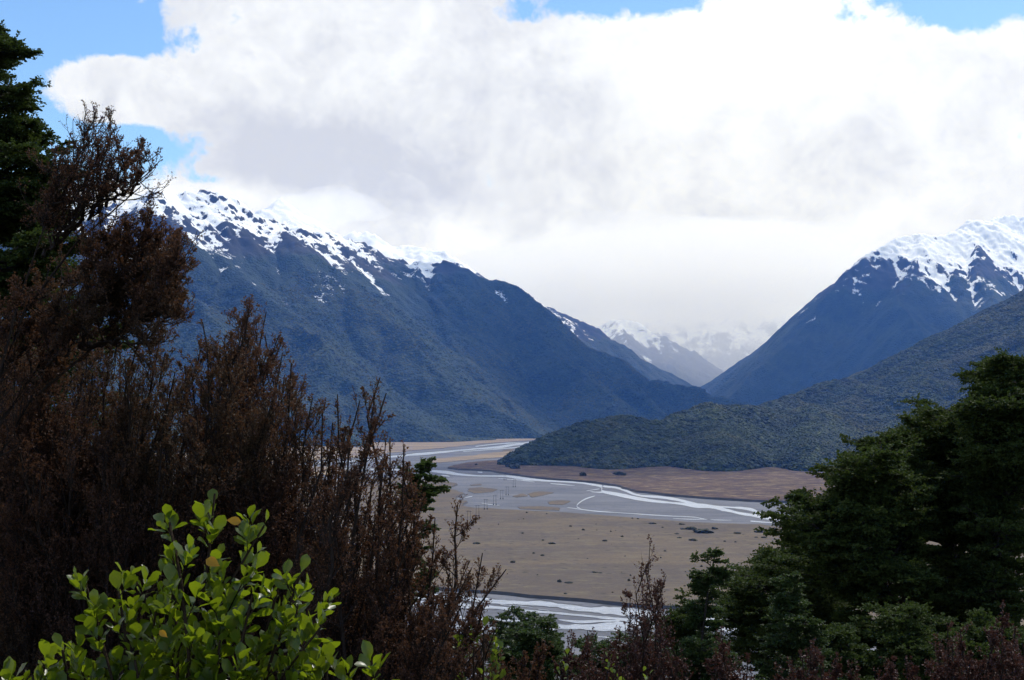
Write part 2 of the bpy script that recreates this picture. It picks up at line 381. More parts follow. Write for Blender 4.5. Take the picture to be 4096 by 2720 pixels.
o, _ = heightfield('mountain', 700, 3900, 5800, 9900, 11, linesF, 0.88, m_left, 23, warp=70, conc=0.03, rough=30, trees=(15, 6), tree_top=780, snow=(740, 950))
tag(o, 'steep right-hand mountain with a white snowy summit and dark blue forest below', 'mountain', kind='structure')
Fl = ridge((2915, 1610, 8600), (2945, 1555, 8700), (3003, 1490, 8800), (3085, 1414, 8900), (3160, 1334, 9000), (3230, 1272, 9200), (3400, 1200, 9400), (3700, 1150, 9500))
o, _ = heightfield('mountain', 900, 3500, 7800, 10400, 22, [Fl], 0.72, m_far, 27, warp=60, conc=0.1, rough=20, trees=(24, 6), tree_top=1300, snow=(1500, 1700))
tag(o, 'dark spur showing just behind the left edge of the right-hand mountain', 'mountain', kind='structure')
# --- near forested hills on the right
Hh = ridge((2090, 1852, 2230), (2125, 1800, 2270), (2190, 1762, 2300), (2265, 1718, 2320), (2359, 1672, 2340), (2436, 1648, 2360), (2512, 1646, 2400), (2614, 1654, 2450), (2716, 1656, 2480), (2869, 1642, 2550), (2981, 1638, 2600), (3079, 1636, 2700),
           (3250, 1640, 2800), (3450, 1655, 2800), (3700, 1640, 2700), (4100, 1615, 2600), (4500, 1590, 2500))
Hl = ridge((3079, 1625, 2950), (3135, 1606, 3100), (3247, 1576, 3350), (3296, 1553, 3450), (3345, 1533, 3500), (3401, 1534, 3600))
G = ridge((3401, 1534, 3700), (3437, 1515, 3750), (3507, 1490, 3800), (3542, 1476, 3850), (3605, 1434, 3850), (3682, 1398, 3850), (3752, 1362, 3850), (3822, 1320, 3850), (3893, 1270, 3850), (3998, 1214, 3850), (4096, 1156, 3850), (4400, 1000, 3850), (4800, 900, 3850))
G1 = ridge((3507, 1490, 3800), (3500, 1555, 3500), (3400, 1590, 3150), (3300, 1625, 3000))
G2 = ridge((3752, 1362, 3850), (3760, 1460, 3500), (3720, 1530, 3100), (3600, 1590, 2950))
G3 = ridge((4096, 1156, 3850), (4100, 1360, 3400), (4050, 1480, 3000), (3950, 1560, 2850))
H2 = ridge((2512, 1655, 2400), (2500, 1750, 2240), (2480, 1850, 2090))
H3 = ridge((2869, 1627, 2550), (2900, 1740, 2250), (2900, 1850, 2030))
H4 = ridge((3250, 1625, 2800), (3250, 1740, 2350), (3280, 1850, 2020))
H5 = ridge((3700, 1620, 2700), (3650, 1750, 2300), (3650, 1850, 2020))
linesG = [Hh, Hl, G, G1, G2, G3, H2, H3, H4, H5]
oG, gG = heightfield('hill', -150, 2600, 1780, 4300, 7, linesG, 0.56, m_hill, 33, rib=7, warp=25, conc=0.15, rough=20, trees=(9, 3.5), tree_top=2000, snow=(3000, 3500), ease=12)
tag(oG, 'forested hills on the right running down to a low point at the river bend', 'hill', kind='structure')

# ------------------------------------------------------------------ valley floor: gravel bed, grass terraces, water
def fract_edge(pts, amp, depth, rnd, closed=True):
    pts = [np.array(p[:2], float) for p in pts]
    for _ in range(depth):
        q = []
        n = len(pts) if closed else len(pts) - 1
        for i in range(n):
            a = pts[i]; b = pts[(i + 1) % len(pts)]; d = b - a
            L = np.hypot(*d); q.append(a)
            if L > 5:
                k = rnd.uniform(-1, 1) * amp * min(L, 220)
                q.append((a + b) / 2 + np.array([-d[1], d[0]]) / L * k)
        if not closed: q.append(pts[-1])
        pts = q
    return pts
def floor_mat(name, ca, cb, cc, s1, rough=0.95, speck=0.0, stretch=4.0, bmp=0.1, streak=None, ccf=0.55, spots=None):
    m, t = material(name)
    pos = t.node('ShaderNodeNewGeometry').outputs['Position']
    st = t.v('MULTIPLY', pos, (1.0 / stretch, 1.0, 1.0))
    a = t.noise(st, s1, 6, 0.65, 0.6); b = t.noise(st, s1 * 7, 5, 0.7); c = t.noise(pos, s1 * 40, 3, 0.7)
    col = t.mix(t.ss(a, 0.38, 0.62), ca, cb)
    col = t.mix(t.m('MULTIPLY', t.ss(b, 0.48, 0.66), ccf), col, cc)
    if streak:
        w = t.noise(t.v('ADD', st, (900, 40, 0)), s1 * 2.2, 5, 0.6, 1.2)
        band = t.m('ABSOLUTE', t.m('SUBTRACT', w, 0.5))
        col = t.mix(t.m('MULTIPLY', t.ss(band, 0.014, 0.002), 0.75), col, streak)
    if spots:
        vd = t.voro(pos, spots[0], 'F1', 0); vc = t.xyz(t.voro(pos, spots[0], 'F1', 1))[0]
        sp = t.m('MULTIPLY', t.ss(vd, 0.34, 0.14), t.ss(vc, spots[1], spots[1] + 0.1)); col = t.mix(t.m('MULTIPLY', sp, 0.8), col, spots[2])
    val = t.m('MULTIPLY_ADD', c, 0.7, 0.65)
    n = t.v('SCALE', col); t.put(n.node.inputs['Scale'], val)
    t.l.new(n, t.b.inputs['Base Color']); t.b.inputs['Roughness'].default_value = rough
    t.l.new(t.bump(t.m('ADD', b, c), 0.6, bmp), t.b.inputs['Normal'])
    return m
m_gravel = floor_mat('grey_river_gravel', (0.150, 0.153, 0.170), (0.105, 0.109, 0.125), (0.190, 0.190, 0.200), 0.008, stretch=4, bmp=0.15, streak=(0.075, 0.078, 0.09))
m_grass = floor_mat('brown_winter_grass', (0.126, 0.096, 0.066), (0.092, 0.074, 0.060), (0.165, 0.140, 0.092), 0.011, stretch=1.6, bmp=0.3, streak=(0.080, 0.068, 0.060), ccf=0.45, spots=(0.13, 0.70, (0.045, 0.042, 0.03)))
m_tuss = floor_mat('dark_tussock', (0.052, 0.034, 0.032), (0.080, 0.050, 0.040), (0.34, 0.25, 0.13), 0.017, stretch=2.5, bmp=0.8, ccf=0.62, spots=(0.12, 0.45, (0.035, 0.03, 0.028)))
m_tan = floor_mat('pale_dry_grass', (0.27, 0.205, 0.13), (0.17, 0.13, 0.10), (0.20, 0.18, 0.15), 0.01, stretch=5, bmp=0.2)

# the bed itself: one sheet out to the horizon
N = 90
sx = np.sign(np.linspace(-1, 1, N)) * np.abs(np.linspace(-1, 1, N)) ** 2.2 * 30000
sy = np.linspace(-1, 1, N); sy = np.sign(sy) * np.abs(sy) ** 2.2 * 30000
GX, GY = np.meshgrid(sx, sy); gi = np.arange(N * N).reshape(N, N)
GF = np.stack([gi[:-1, :-1], gi[:-1, 1:], gi[1:, 1:], gi[1:, :-1]], -1).reshape(-1, 4)
gr = mesh_obj('river_gravel', np.stack([GX.ravel(), GY.ravel(), np.zeros(N * N)], 1), GF, m_gravel)
tag(gr, 'grey shingle bed of the braided river', 'river bed', kind='structure')

def terrace(name, px_pts, h, mat, seed, label, amp=0.10, depth=4, z=0.0):
    r = random.Random(seed)
    P = fract_edge([gpix(x, y, 0) for x, y in px_pts], amp, depth, r)
    n = len(P); c = [(p[0], p[1], h + z) for p in P]
    # bank: sloping foot
    cen = np.mean(P, 0); ft = []
    for i in range(n):
        a = P[i - 1]; b = P[(i + 1) % n]; d = b - a; nn = np.array([d[1], -d[0]]); nn /= (np.hypot(*nn) + 1e-9)
        area_sign = SGN
        ft.append((P[i][0] + nn[0] * h * 0.8 * area_sign, P[i][1] + nn[1] * h * 0.8 * area_sign, -0.3))
    V = c + ft; loops = list(range(n)); counts = [n]
    for i in range(n):
        j = (i + 1) % n; loops += [i, i + n, j + n, j]; counts.append(4)
    mi = [0] + [1] * n
    o = mesh_obj(name, V, None, [mat, m_bank], loops=loops, counts=counts, mat_idx=mi)
    tag(o, label, 'river flat', kind='structure'); return o
m_bank, tb_ = material('eroded_bank'); tb_.l.new(tb_.mix(tb_.noise(tb_.node('ShaderNodeNewGeometry').outputs['Position'], 0.06, 5, 0.7), (0.035, 0.034, 0.036), (0.13, 0.12, 0.115)), tb_.b.inputs['Base Color'])
def orient(pts):
    w = [gpix(x, y, 0)[:2] for x, y in pts]
    s = sum(a[0] * b[1] - b[0] * a[1] for a, b in zip(w, w[1:] + w[:1])); return pts if s > 0 else pts[::-1]
SGN = 1
T1p = orient([(-700, 1975), (900, 1965), (1250, 1930), (1600, 1915), (1700, 1922), (1760, 1925), (1825, 1938), (1800, 1950), (1772, 1958), (1850, 1975), (1832, 1988), (1818, 2003), (1868, 2010), (1850, 2030), (1895, 2037), (1960, 2039),
       (2000, 2043), (2130, 2050), (2237, 2055), (2457, 2072), (2606, 2083), (2771, 2096), (3046, 2105), (3145, 2118), (3400, 2135), (4600, 2200),
       (4700, 2570), (3000, 2462), (2880, 2446), (2691, 2437), (2564, 2431), (2462, 2420), (2259, 2402), (2122, 2392), (1985, 2377), (1850, 2368), (1700, 2355), (1200, 2330), (-700, 2280)])
terrace('river_flat', T1p, 1.6, m_grass, 2, 'broad brown grass flat between the two river channels', amp=0.05)
T2p = orient([(1793, 1874), (1812, 1866), (1840, 1860), (1900, 1852), (1980, 1846), (2030, 1840), (2060, 1822), (2160, 1800), (2700, 1800), (4600, 1800), (4700, 2130), (3600, 2045), (3151, 2013), (2991, 2007), (2826, 1997), (2660, 1983), (2550, 1970), (2495, 1956), (2440, 1942),
       (2385, 1933), (2300, 1926), (2200, 1919), (2120, 1911), (2080, 1904), (2040, 1900), (2000, 1893), (1960, 1886), (1880, 1882), (1835, 1881)])
terrace('river_flat', T2p, 2.4, m_tuss, 3, 'dark tussock and scrub flat at the foot of the forested hill', amp=0.05)
T3p = orient([(1700, 1852), (1728, 1838), (1790, 1832), (1857, 1826), (1950, 1814), (2010, 1809), (2109, 1794), (2150, 1790), (2120, 1812), (2063, 1826), (1990, 1832), (1933, 1835), (1880, 1840), (1827, 1845), (1758, 1852)])
terrace('river_flat', T3p, 0.8, m_tan, 4, 'narrow tan island of dry grass in the far river bend', amp=0.10)
T4p = orient([(-700, 1935), (900, 1885), (1180, 1853), (1446, 1828), (1514, 1821), (1600, 1810), (1705, 1799), (1800, 1790), (1895, 1780), (2000, 1771), (2086, 1765), (2190, 1758), (2190, 1738), (2000, 1738), (1700, 1742), (1400, 1760), (1000, 1805), (-700, 1850)])
terrace('river_flat', T4p, 1.2, m_tan, 5, 'pale dry grass strip along the foot of the left mountain', amp=0.07)
T5p = orient([(600, 1905), (1180, 1872), (1280, 1868), (1350, 1874), (1400, 1886), (1330, 1900), (1180, 1915), (600, 1935)])
terrace('river_flat', T5p, 1.0, m_tan, 6, 'pale shingle flat in the bend behind the brown shrubs', amp=0.08)
for pts in ([(1880, 1953), (1920, 1950), (1990, 1958), (1970, 1968), (1900, 1974), (1870, 1964)],
            [(2050, 1985), (2090, 1975), (2110, 1985), (2070, 1990)], [(2110, 1978), (2160, 1966), (2215, 1970), (2180, 1980), (2130, 1990)], [(2190, 2008), (2240, 2002), (2278, 2004), (2250, 2020), (2200, 2018)],
            [(2070, 2028), (2160, 2026), (2240, 2032), (2236, 2042), (2150, 2040), (2080, 2036)], [(1880, 1940), (1920, 1936), (1925, 1941), (1890, 1943)],
            [(2000, 1806), (2020, 1800), (2060, 1797), (2040, 1805)]):
    if pts: terrace('gravel_bar', orient(pts), 0.35, m_grass, 7, 'low brown grassy gravel bar in the grey river bed', amp=0.05)

mw, tw = material('river_water')
posw = tw.node('ShaderNodeNewGeometry').outputs['Position']
tw.l.new(tw.mix(tw.ss(tw.noise(tw.v('MULTIPLY', posw, (0.12, 1, 1)), 0.35, 5, 0.7), 0.4, 0.65), (0.42, 0.46, 0.53), (0.22, 0.25, 0.29)), tw.b.inputs['Base Color']); tw.b.inputs['Roughness'].default_value = 0.28; tw.b.inputs['Specular IOR Level'].default_value = 0.9; tw.b.inputs['IOR'].default_value = 1.5
tw.l.new(tw.bump(tw.m('ADD', tw.noise(posw, 0.9, 4, 0.7), tw.noise(tw.v('MULTIPLY', posw, (0.3, 1, 1)), 0.12, 3, 0.6)), 1.0, 1.1), tw.b.inputs['Normal'])
wz = [0.0]
def ribbon(pts, seed, wig=0.35):
    """a channel given by centre points (photo col,row) and apparent width in rows -> a sheet of water on the bed"""
    wz[0] += 0.006; z = 0.03 + wz[0]
    P = np.array(pts, float); seg = np.hypot(np.diff(P[:, 0]), np.diff(P[:, 1])); s = np.concatenate([[0], np.cumsum(seg)])
    n = max(8, int(s[-1] / 7)); q = np.linspace(0, s[-1], n)
    C = np.stack([np.interp(q, s, P[:, k]) for k in range(3)], 1)
    for _ in range(6): C[1:-1] = (C[:-2] + 2 * C[1:-1] + C[2:]) / 4
    w = C[:, 2] * (1 + wig * 1.6 * (fbm(q / 110, q * 0 + seed, 2, seed) + 0.35 * fbm(q / 24, q * 0 + seed, 2, seed))); w[0] *= 0.2; w[-1] *= 0.2
    dy = C[:, 2] * 0.35 * fbm(q / 120, q * 0 + seed * 3.1, 3, seed + 4)
    up = [gpix(a, b - k / 2 + d, z) for a, b, k, d in zip(C[:, 0], C[:, 1], w, dy)]
    dn = [gpix(a, b + k / 2 + d, z) for a, b, k, d in zip(C[:, 0], C[:, 1], w, dy)]
    F = [(i, i + 1, n + i + 1, n + i) for i in range(n - 1)]
    return np.array(up + dn), np.array(F)
m_wet = floor_mat('wet_gravel', (0.070, 0.074, 0.085), (0.055, 0.058, 0.068), (0.085, 0.088, 0.098), 0.02, stretch=4, bmp=0.1, rough=0.5)
def wet_margin(label, ribbons):
    Vs, Fs, off = [], [], 0; keep = wz[0]; wz[0] = -0.028
    for i, rb in enumerate(ribbons):
        wz[0] -= 0.0055; V, F = ribbon([(x, y + 0.5, w * 1.5 + 2.5) for x, y, w in rb], i + 3); Vs.append(V); Fs.append(F + off); off += len(V)
    wz[0] = keep; o = mesh_obj('wet_gravel', np.concatenate(Vs), np.concatenate(Fs), m_wet)
    tag(o, label, 'river bed', kind='structure')
def water(label, ribbons):
    wet_margin('darker wet shingle bordering the ' + label[:24].strip(), ribbons)
    Vs, Fs, off = [], [], 0
    for i, rb in enumerate(ribbons):
        V, F = ribbon(rb, i + 3); Vs.append(V); Fs.append(F + off); off += len(V)
    o = mesh_obj('river_water', np.concatenate(Vs), np.concatenate(Fs), mw)
    tag(o, label, 'river', kind='structure'); return o
water('main braided channels of the pale river crossing the gravel bed', [
    [(2215, 1760, 4), (2150, 1768, 7), (2070, 1777, 9), (2000, 1788, 8), (1900, 1795, 7), (1800, 1805, 6), (1690, 1815, 9), (1560, 1828, 6), (1470, 1838, 8), (1300, 1850, 6), (1000, 1870, 8)],
    [(2120, 1771, 3), (2040, 1772, 4), (1960, 1778, 3), (1900, 1786, 3)],
    [(2130, 1781, 3), (2060, 1790, 4), (1950, 1799, 3), (1850, 1806, 3)],
    [(1000, 1866, 6), (1300, 1872, 6), (1461, 1876, 5), (1600, 1880, 5), (1700, 1882, 6), (1760, 1886, 9), (1800, 1892, 13), (1830, 1898, 7), (1900, 1903, 4), (2000, 1904, 5), (2040, 1906, 9), (2090, 1914, 12), (2150, 1919, 8), (2240, 1926, 6), (2330, 1931, 7), (2385, 1941, 11), (2418, 1950, 16), (2396, 1964, 14), (2468, 1976, 12),
     (2550, 1993, 11), (2606, 2003, 8), (2688, 2010, 9), (2771, 2019, 15), (2853, 2031, 17), (2908, 2044, 16), (2991, 2059, 9), (3074, 2071, 14), (3134, 2075, 17), (3300, 2085, 17), (3600, 2105, 17), (4300, 2150, 17)],
    [(2410, 1944, 6), (2468, 1950, 6), (2512, 1964, 9), (2528, 1975, 6), (2562, 1984, 6), (2661, 1992, 9), (2716, 2001, 11), (2765, 2013, 10), (2800, 2020, 6)],
    [(2360, 1966, 2), (2400, 1970, 5), (2430, 1966, 10)],
    [(2787, 2017, 8), (2881, 2026, 6), (2963, 2030, 9), (3019, 2039, 12), (3030, 2052, 13), (3060, 2060, 8), (3101, 2064, 8)],
    [(2345, 1963, 2), (2400, 1955, 3), (2300, 1948, 1)][:2],
    [(2268, 2030, 2), (2385, 2045, 3), (2520, 2054, 2), (2661, 2063, 2.5), (2780, 2068, 2), (2826, 2078, 2)],
    [(2380, 1983, 2), (2341, 1994, 6), (2312, 2014, 4), (2298, 2028, 5), (2325, 2036, 2)],
    [(1990, 1913, 1), (2080, 1920, 2.5), (2140, 1928, 2)], [(2200, 1934, 2), (2250, 1938, 3), (2300, 1942, 1)],
    [(2690, 2074, 1.5), (2760, 2077, 3), (2830, 2077, 1.5)], [(2840, 2078, 1.5), (2880, 2080, 3), (2930, 2080, 1)],
    [(3000, 2084, 3), (3060, 2090, 4), (3120, 2090, 3)], [(1765, 1901, 2), (1785, 1903, 5), (1800, 1905, 2)], [(1910, 1888, 2), (1930, 1889, 3)],
    [(1860, 1990, 2), (1890, 1984, 4)], [(1925, 2012, 2), (1945, 2017, 3), (2000, 2021, 1.5)]])
water('pale braided channels of the near river seen below the brown flat', [
    [(500, 2345, 30), (1200, 2370, 26), (1700, 2385, 24), (1944, 2403, 22), (2055, 2407, 17), (2208, 2420, 22), (2360, 2438, 24), (2513, 2450, 26), (2640, 2462, 26), (2900, 2485, 24), (3600, 2540, 30)],
    [(1400, 2400, 26), (1930, 2427, 20), (2055, 2438, 13), (2208, 2451, 8), (2360, 2464, 8), (2470, 2476, 12), (2600, 2492, 16)],
    [(1800, 2465, 14), (1950, 2476, 14), (2055, 2480, 13), (2132, 2487, 10), (2183, 2498, 12), (2259, 2508, 20), (2360, 2506, 27), (2513, 2500, 32), (2620, 2498, 34), (3000, 2520, 36), (3700, 2560, 36)],
    [(1700, 2512, 18), (1960, 2508, 16), (2060, 2512, 12), (2140, 2517, 8), (2220, 2516, 8)],
    [(2233, 2478, 3), (2308, 2488, 9), (2400, 2486, 7), (2480, 2484, 6)], [(2150, 2436, 2), (2200, 2442, 3)],
    [(2370, 2546, 3), (2440, 2549, 5), (2520, 2553, 4), (2700, 2566, 6)], [(2000, 2418, 4), (2080, 2424, 3), (2130, 2430, 2)]])

# ------------------------------------------------------------------ forest: uncountable tree crowns covering the slopes
def ico(sub):
    import bmesh
    bm = bmesh.new(); bmesh.ops.create_icosphere(bm, subdivisions=sub, radius=1.0)
    V = np.array([v.co[:] for v in bm.verts]); F = np.array([[v.index for v in f.verts] for f in bm.faces]); bm.free(); return V, F
m_crown, tq = material('forest_leaves')
oi = tq.node('ShaderNodeObjectInfo'); gp = tq.node('ShaderNodeNewGeometry').outputs['Position']
fr = tq.m('ADD', tq.m('MULTIPLY', tq.m('POWER', oi.outputs['Random'], 1.6), 0.75), tq.m('MULTIPLY', tq.m('SUBTRACT', tq.noise(gp, 0.005, 7, 0.72), 0.42), 2.4), clamp=True)
cc = tq.mix(fr, (0.010, 0.018, 0.011), (0.064, 0.082, 0.030)); cc = tq.mix(tq.m('MULTIPLY', tq.ss(tq.noise(gp, 0.0032, 5, 0.7), 0.48, 0.60), 0.7), cc, (0.092, 0.088, 0.034)); tq.l.new(cc, tq.b.inputs['Base Color']); tq.b.inputs['Roughness'].default_value = 0.7
crowns = []
Vi, Fi = ico(3)
for k in range(5):
    r = 1 + 0.55 * fbm(Vi[:, 0] * 1.9 + k * 7 + Vi[:, 2] * 1.3, Vi[:, 1] * 1.9 + Vi[:, 2] * 1.1, 3, 90 + k, 0.7) + 0.12 * rng.standard_normal(len(Vi))
    V = Vi * r[:, None]; V[:, 2] *= 0.62; keep = Vi[Fi].mean(1)[:, 2] > -0.6
    me = bpy.data.meshes.new('crown'); me.from_pydata([tuple(v) for v in V], [], [tuple(f) for f in Fi[keep]]); me.materials.append(m_crown)
    crowns.append(me)
def forest(name, pts, scl, label):
    """one object of uncountable trees: a crown instanced on every point"""
    me = bpy.data.meshes.new(name); me.vertices.add(len(pts)); me.vertices.foreach_set('co', np.asarray(pts, np.float32).ravel()); me.update()
    o = bpy.data.objects.new(name, me); COL.objects.link(o); set_attr(o, 'size', scl)
    ng = bpy.data.node_groups.new('forest_scatter', 'GeometryNodeTree')
    ng.interface.new_socket('Geometry', in_out='INPUT', socket_type='NodeSocketGeometry'); ng.interface.new_socket('Geometry', in_out='OUTPUT', socket_type='NodeSocketGeometry')
    gi_ = ng.nodes.new('NodeGroupInput'); go_ = ng.nodes.new('NodeGroupOutput'); ip = ng.nodes.new('GeometryNodeInstanceOnPoints')
    mp = ng.nodes.new('GeometryNodeMeshToPoints'); ng.links.new(gi_.outputs[0], mp.inputs['Mesh']); ng.links.new(mp.outputs[0], ip.inputs['Points'])
    g2i = ng.nodes.new('GeometryNodeGeometryToInstance')
    for k, c in enumerate(crowns):
        co = CROWN_OBS[k]; inf = ng.nodes.new('GeometryNodeObjectInfo'); inf.inputs['Object'].default_value = co; inf.inputs['As Instance'].default_value = False
        ng.links.new(inf.outputs['Geometry'], g2i.inputs[0])
    ng.links.new(g2i.outputs[0], ip.inputs['Instance']); ip.inputs['Pick Instance'].default_value = True
    rv = ng.nodes.new('FunctionNodeRandomValue'); rv.data_type = 'FLOAT_VECTOR'; rv.inputs[0].default_value = (-0.15, -0.15, 0); rv.inputs[1].default_value = (0.15, 0.15, 6.28)
    ng.links.new(rv.outputs[0], ip.inputs['Rotation'])
    na = ng.nodes.new('GeometryNodeInputNamedAttribute'); na.data_type = 'FLOAT'; na.inputs[0].default_value = 'size'
    ng.links.new(na.outputs[0], ip.inputs['Scale']); ng.links.new(ip.outputs[0], go_.inputs[0])
    md = o.modifiers.new('scatter', 'NODES'); md.node_group = ng
    tag(o, label, 'forest', kind='stuff'); return o
CROWN_OBS = [bpy.data.objects.new('crown', c) for c in crowns]
def scatter(grid, spacing, seed, ytop=9e9, hmin=1.0, hmax=9e9, smin=3.0, smax=6.2, cond=None, px_lim=True):
    xs, ys, H = grid; r = np.random.default_rng(seed)
    X, Y = np.meshgrid(np.arange(xs[0], xs[-1], spacing), np.arange(ys[0], ys[-1], spacing))
    X = X + r.uniform(-.5, .5, X.shape) * spacing; Y = Y + r.uniform(-.5, .5, Y.shape) * spacing
    fx = np.clip((X - xs[0]) / (xs[1] - xs[0]), 0, len(xs) - 1.01); fy = np.clip((Y - ys[0]) / (ys[1] - ys[0]), 0, len(ys) - 1.01)
    ix = fx.astype(int); iy = fy.astype(int); u = fx - ix; w = fy - iy
    Z = (H[iy, ix] * (1 - u) + H[iy, ix + 1] * u) * (1 - w) + (H[iy + 1, ix] * (1 - u) + H[iy + 1, ix + 1] * u) * w
    top = hmax + 150 * fbm(X / 300, Y / 300, 4, seed + 11)
    ok = (Z > hmin) & (Z < top) & (np.abs(X) < Y * 0.40) & (Y < ytop)
    # drop trees hidden behind nearer ground: march a horizon over azimuth bins
    az = X / Y; el = (Z + 8 - CAMZ) / Y
    P = np.stack([X, Y, Z], -1)[ok]; az = az[ok]; el = el[ok]
    b = ((az + 0.42) / 0.84 * 900).astype(int); order = np.argsort(P[:, 1]); hz_ = np.full(901, -9.0); vis = np.zeros(len(P), bool)
    for i in order:
        if el[i] > hz_[b[i]] - 0.0035: vis[i] = True
        if el[i] - 6 / P[i, 1] > hz_[b[i]]: hz_[b[i]] = el[i] - 6 / P[i, 1]
    P = P[vis]; s = r.uniform(smin, smax, len(P)); P[:, 2] += s * 0.25
    return P, s
P, sz = scatter(gG, 7.0, 4, smin=3.2, smax=7.0)
forest('forest', P, sz, 'dense dark green beech forest covering the near hills on the right'); print('forest hill', len(P))
P, sz = scatter(gA, 11, 5, smin=4.5, smax=7.5, hmax=560)
forest('forest', P, sz, 'bluish green forest covering the left mountain'); print('forest A', len(P))
P, sz = scatter(gB, 11, 6, smin=4.5, smax=7.5, hmax=720)
forest('forest', P, sz, 'bluish green forest covering the rounded middle mountain'); print('forest B', len(P))

# ------------------------------------------------------------------ haze
def box(name, x0, x1, y0, y1, z0, z1, mat):
    V = [(x, y, z) for x in (x0, x1) for y in (y0, y1) for z in (z0, z1)]
    F = [(0, 1, 3, 2), (4, 6, 7, 5), (0, 4, 5, 1), (2, 3, 7, 6), (0, 2, 6, 4), (1, 5, 7, 3)]
    return mesh_obj(name, V, F, mat)
hm = bpy.data.materials.new('haze_air'); hm.use_nodes = True; ht = NT(hm.node_tree); ht.n.clear()
ho = ht.node('ShaderNodeOutputMaterial'); pv = ht.node('ShaderNodeVolumePrincipled')
pv.inputs['Color'].default_value = (0.11, 0.32, 1.0, 1); pv.inputs['Density'].default_value = 4.5e-5; pv.inputs['Anisotropy'].default_value = 0.2; pv.inputs['Absorption Color'].default_value = (1, 1, 1, 1)
ht.l.new(pv.outputs[0], ho.inputs['Volume'])
hz = box('haze', -14000, 14000, -3000, 19000, -6, 1480, hm)
tag(hz, 'blue haze filling the valley air', 'haze', kind='stuff')

def mist(px, py, Y, rx, ry, rz, dens, seed, label):
    c = pix(px, py, Y); V, F = ico(4)
    r = 1 + 0.45 * fbm(V[:, 0] * 1.5 + 5 + V[:, 2], V[:, 1] * 1.5 + V[:, 2] * 0.7 + seed, 3, seed)
    V = V * r[:, None] * (rx, ry, rz) + c
    m = bpy.data.materials.new('cloud_mist'); m.use_nodes = True; t = NT(m.node_tree); t.n.clear()
    o_ = t.node('ShaderNodeOutputMaterial'); p = t.node('ShaderNodeVolumePrincipled'); p.inputs['Color'].default_value = (0.97, 0.98, 1, 1); p.inputs['Density'].default_value = dens; p.inputs['Anisotropy'].default_value = 0.5; p.inputs['Absorption Color'].default_value = (1, 1, 1, 1)
    t.l.new(p.outputs[0], o_.inputs['Volume'])
    return tag(mesh_obj('mist', V, F, m, smooth=True), label, 'mist', kind='stuff')
mist(2750, 1120, 12200, 1900, 2200, 420, 4e-4, 3, 'low cloud hiding the tops of the far mountains')
mist(2700, 1060, 12000, 2000, 2200, 420, 6e-4, 4, 'thicker grey cloud over the head of the valley')
mist(1320, 830, 7700, 330, 250, 110, 1.6e-3, 5, 'wisp of cloud lying against the snow peak on the left')
mist(2800, 1400, 12900, 2600, 3200, 750, 3.6e-4, 6, 'thin pale veil of mist over the far end of the valley')

# ------------------------------------------------------------------ hillside under the viewpoint
def ground_z(x, y):
    x = np.asarray(x, float); y = np.asarray(y, float)
    d = np.maximum(y, 0)
    return 88.3 - 0.46 * d - 0.10 * np.abs(x) * (y > 0) + 0.5 * fbm(x / 6, y / 6, 3, 200)
m_soil, ts = material('leaf_litter_soil'); pg_ = ts.node('ShaderNodeNewGeometry').outputs['Position']
ts.l.new(ts.mix(ts.noise(pg_, 3, 6, 0.7), (0.02, 0.016, 0.012), (0.06, 0.045, 0.03)), ts.b.inputs['Base Color'])
xs = np.linspace(-160, 160, 161); ys = np.linspace(-40, 215, 171); X, Y = np.meshgrid(xs, ys); Z = ground_z(X, Y)
gi = np.arange(X.size).reshape(X.shape); GF = np.stack([gi[:-1, :-1], gi[:-1, 1:], gi[1:, 1:], gi[1:, :-1]], -1).reshape(-1, 4)
tag(mesh_obj('hillside', np.stack([X.ravel(), Y.ravel(), Z.ravel()], 1), GF, m_soil, smooth=True), 'steep shrubby hillside dropping away below the viewpoint', 'hillside', kind='structure')

# ------------------------------------------------------------------ plants
def nrm(v): return v / (np.linalg.norm(v, axis=-1, keepdims=True) + 1e-9)
def resample(pts, K):
    P = np.array(pts, float); s = np.concatenate([[0], np.cumsum(np.linalg.norm(np.diff(P, axis=0), axis=1))])
    q = np.linspace(0, s[-1], K); C = np.stack([np.interp(q, s, P[:, k]) for k in range(3)], 1)
    for _ in range(2): C[1:-1] = (C[:-2] + 2 * C[1:-1] + C[2:]) / 4
    return C
def bez(a, b, c, K=14, wob=0.0, r=rng):
    t = np.linspace(0, 1, K)[:, None]; C = a * (1 - t) ** 2 + 2 * b * t * (1 - t) + c * t * t
    if wob: C[1:-1] += r.standard_normal((K - 2, 3)) * wob
    return C
def sample(P, idx, t):
    K = P.shape[1]; f = np.clip(t, 0, 0.9999) * (K - 1); i = f.astype(int); u = (f - i)[:, None]
    a = P[idx, i]; b = P[idx, i + 1]; return a * (1 - u) + b * u, nrm(b - a), i
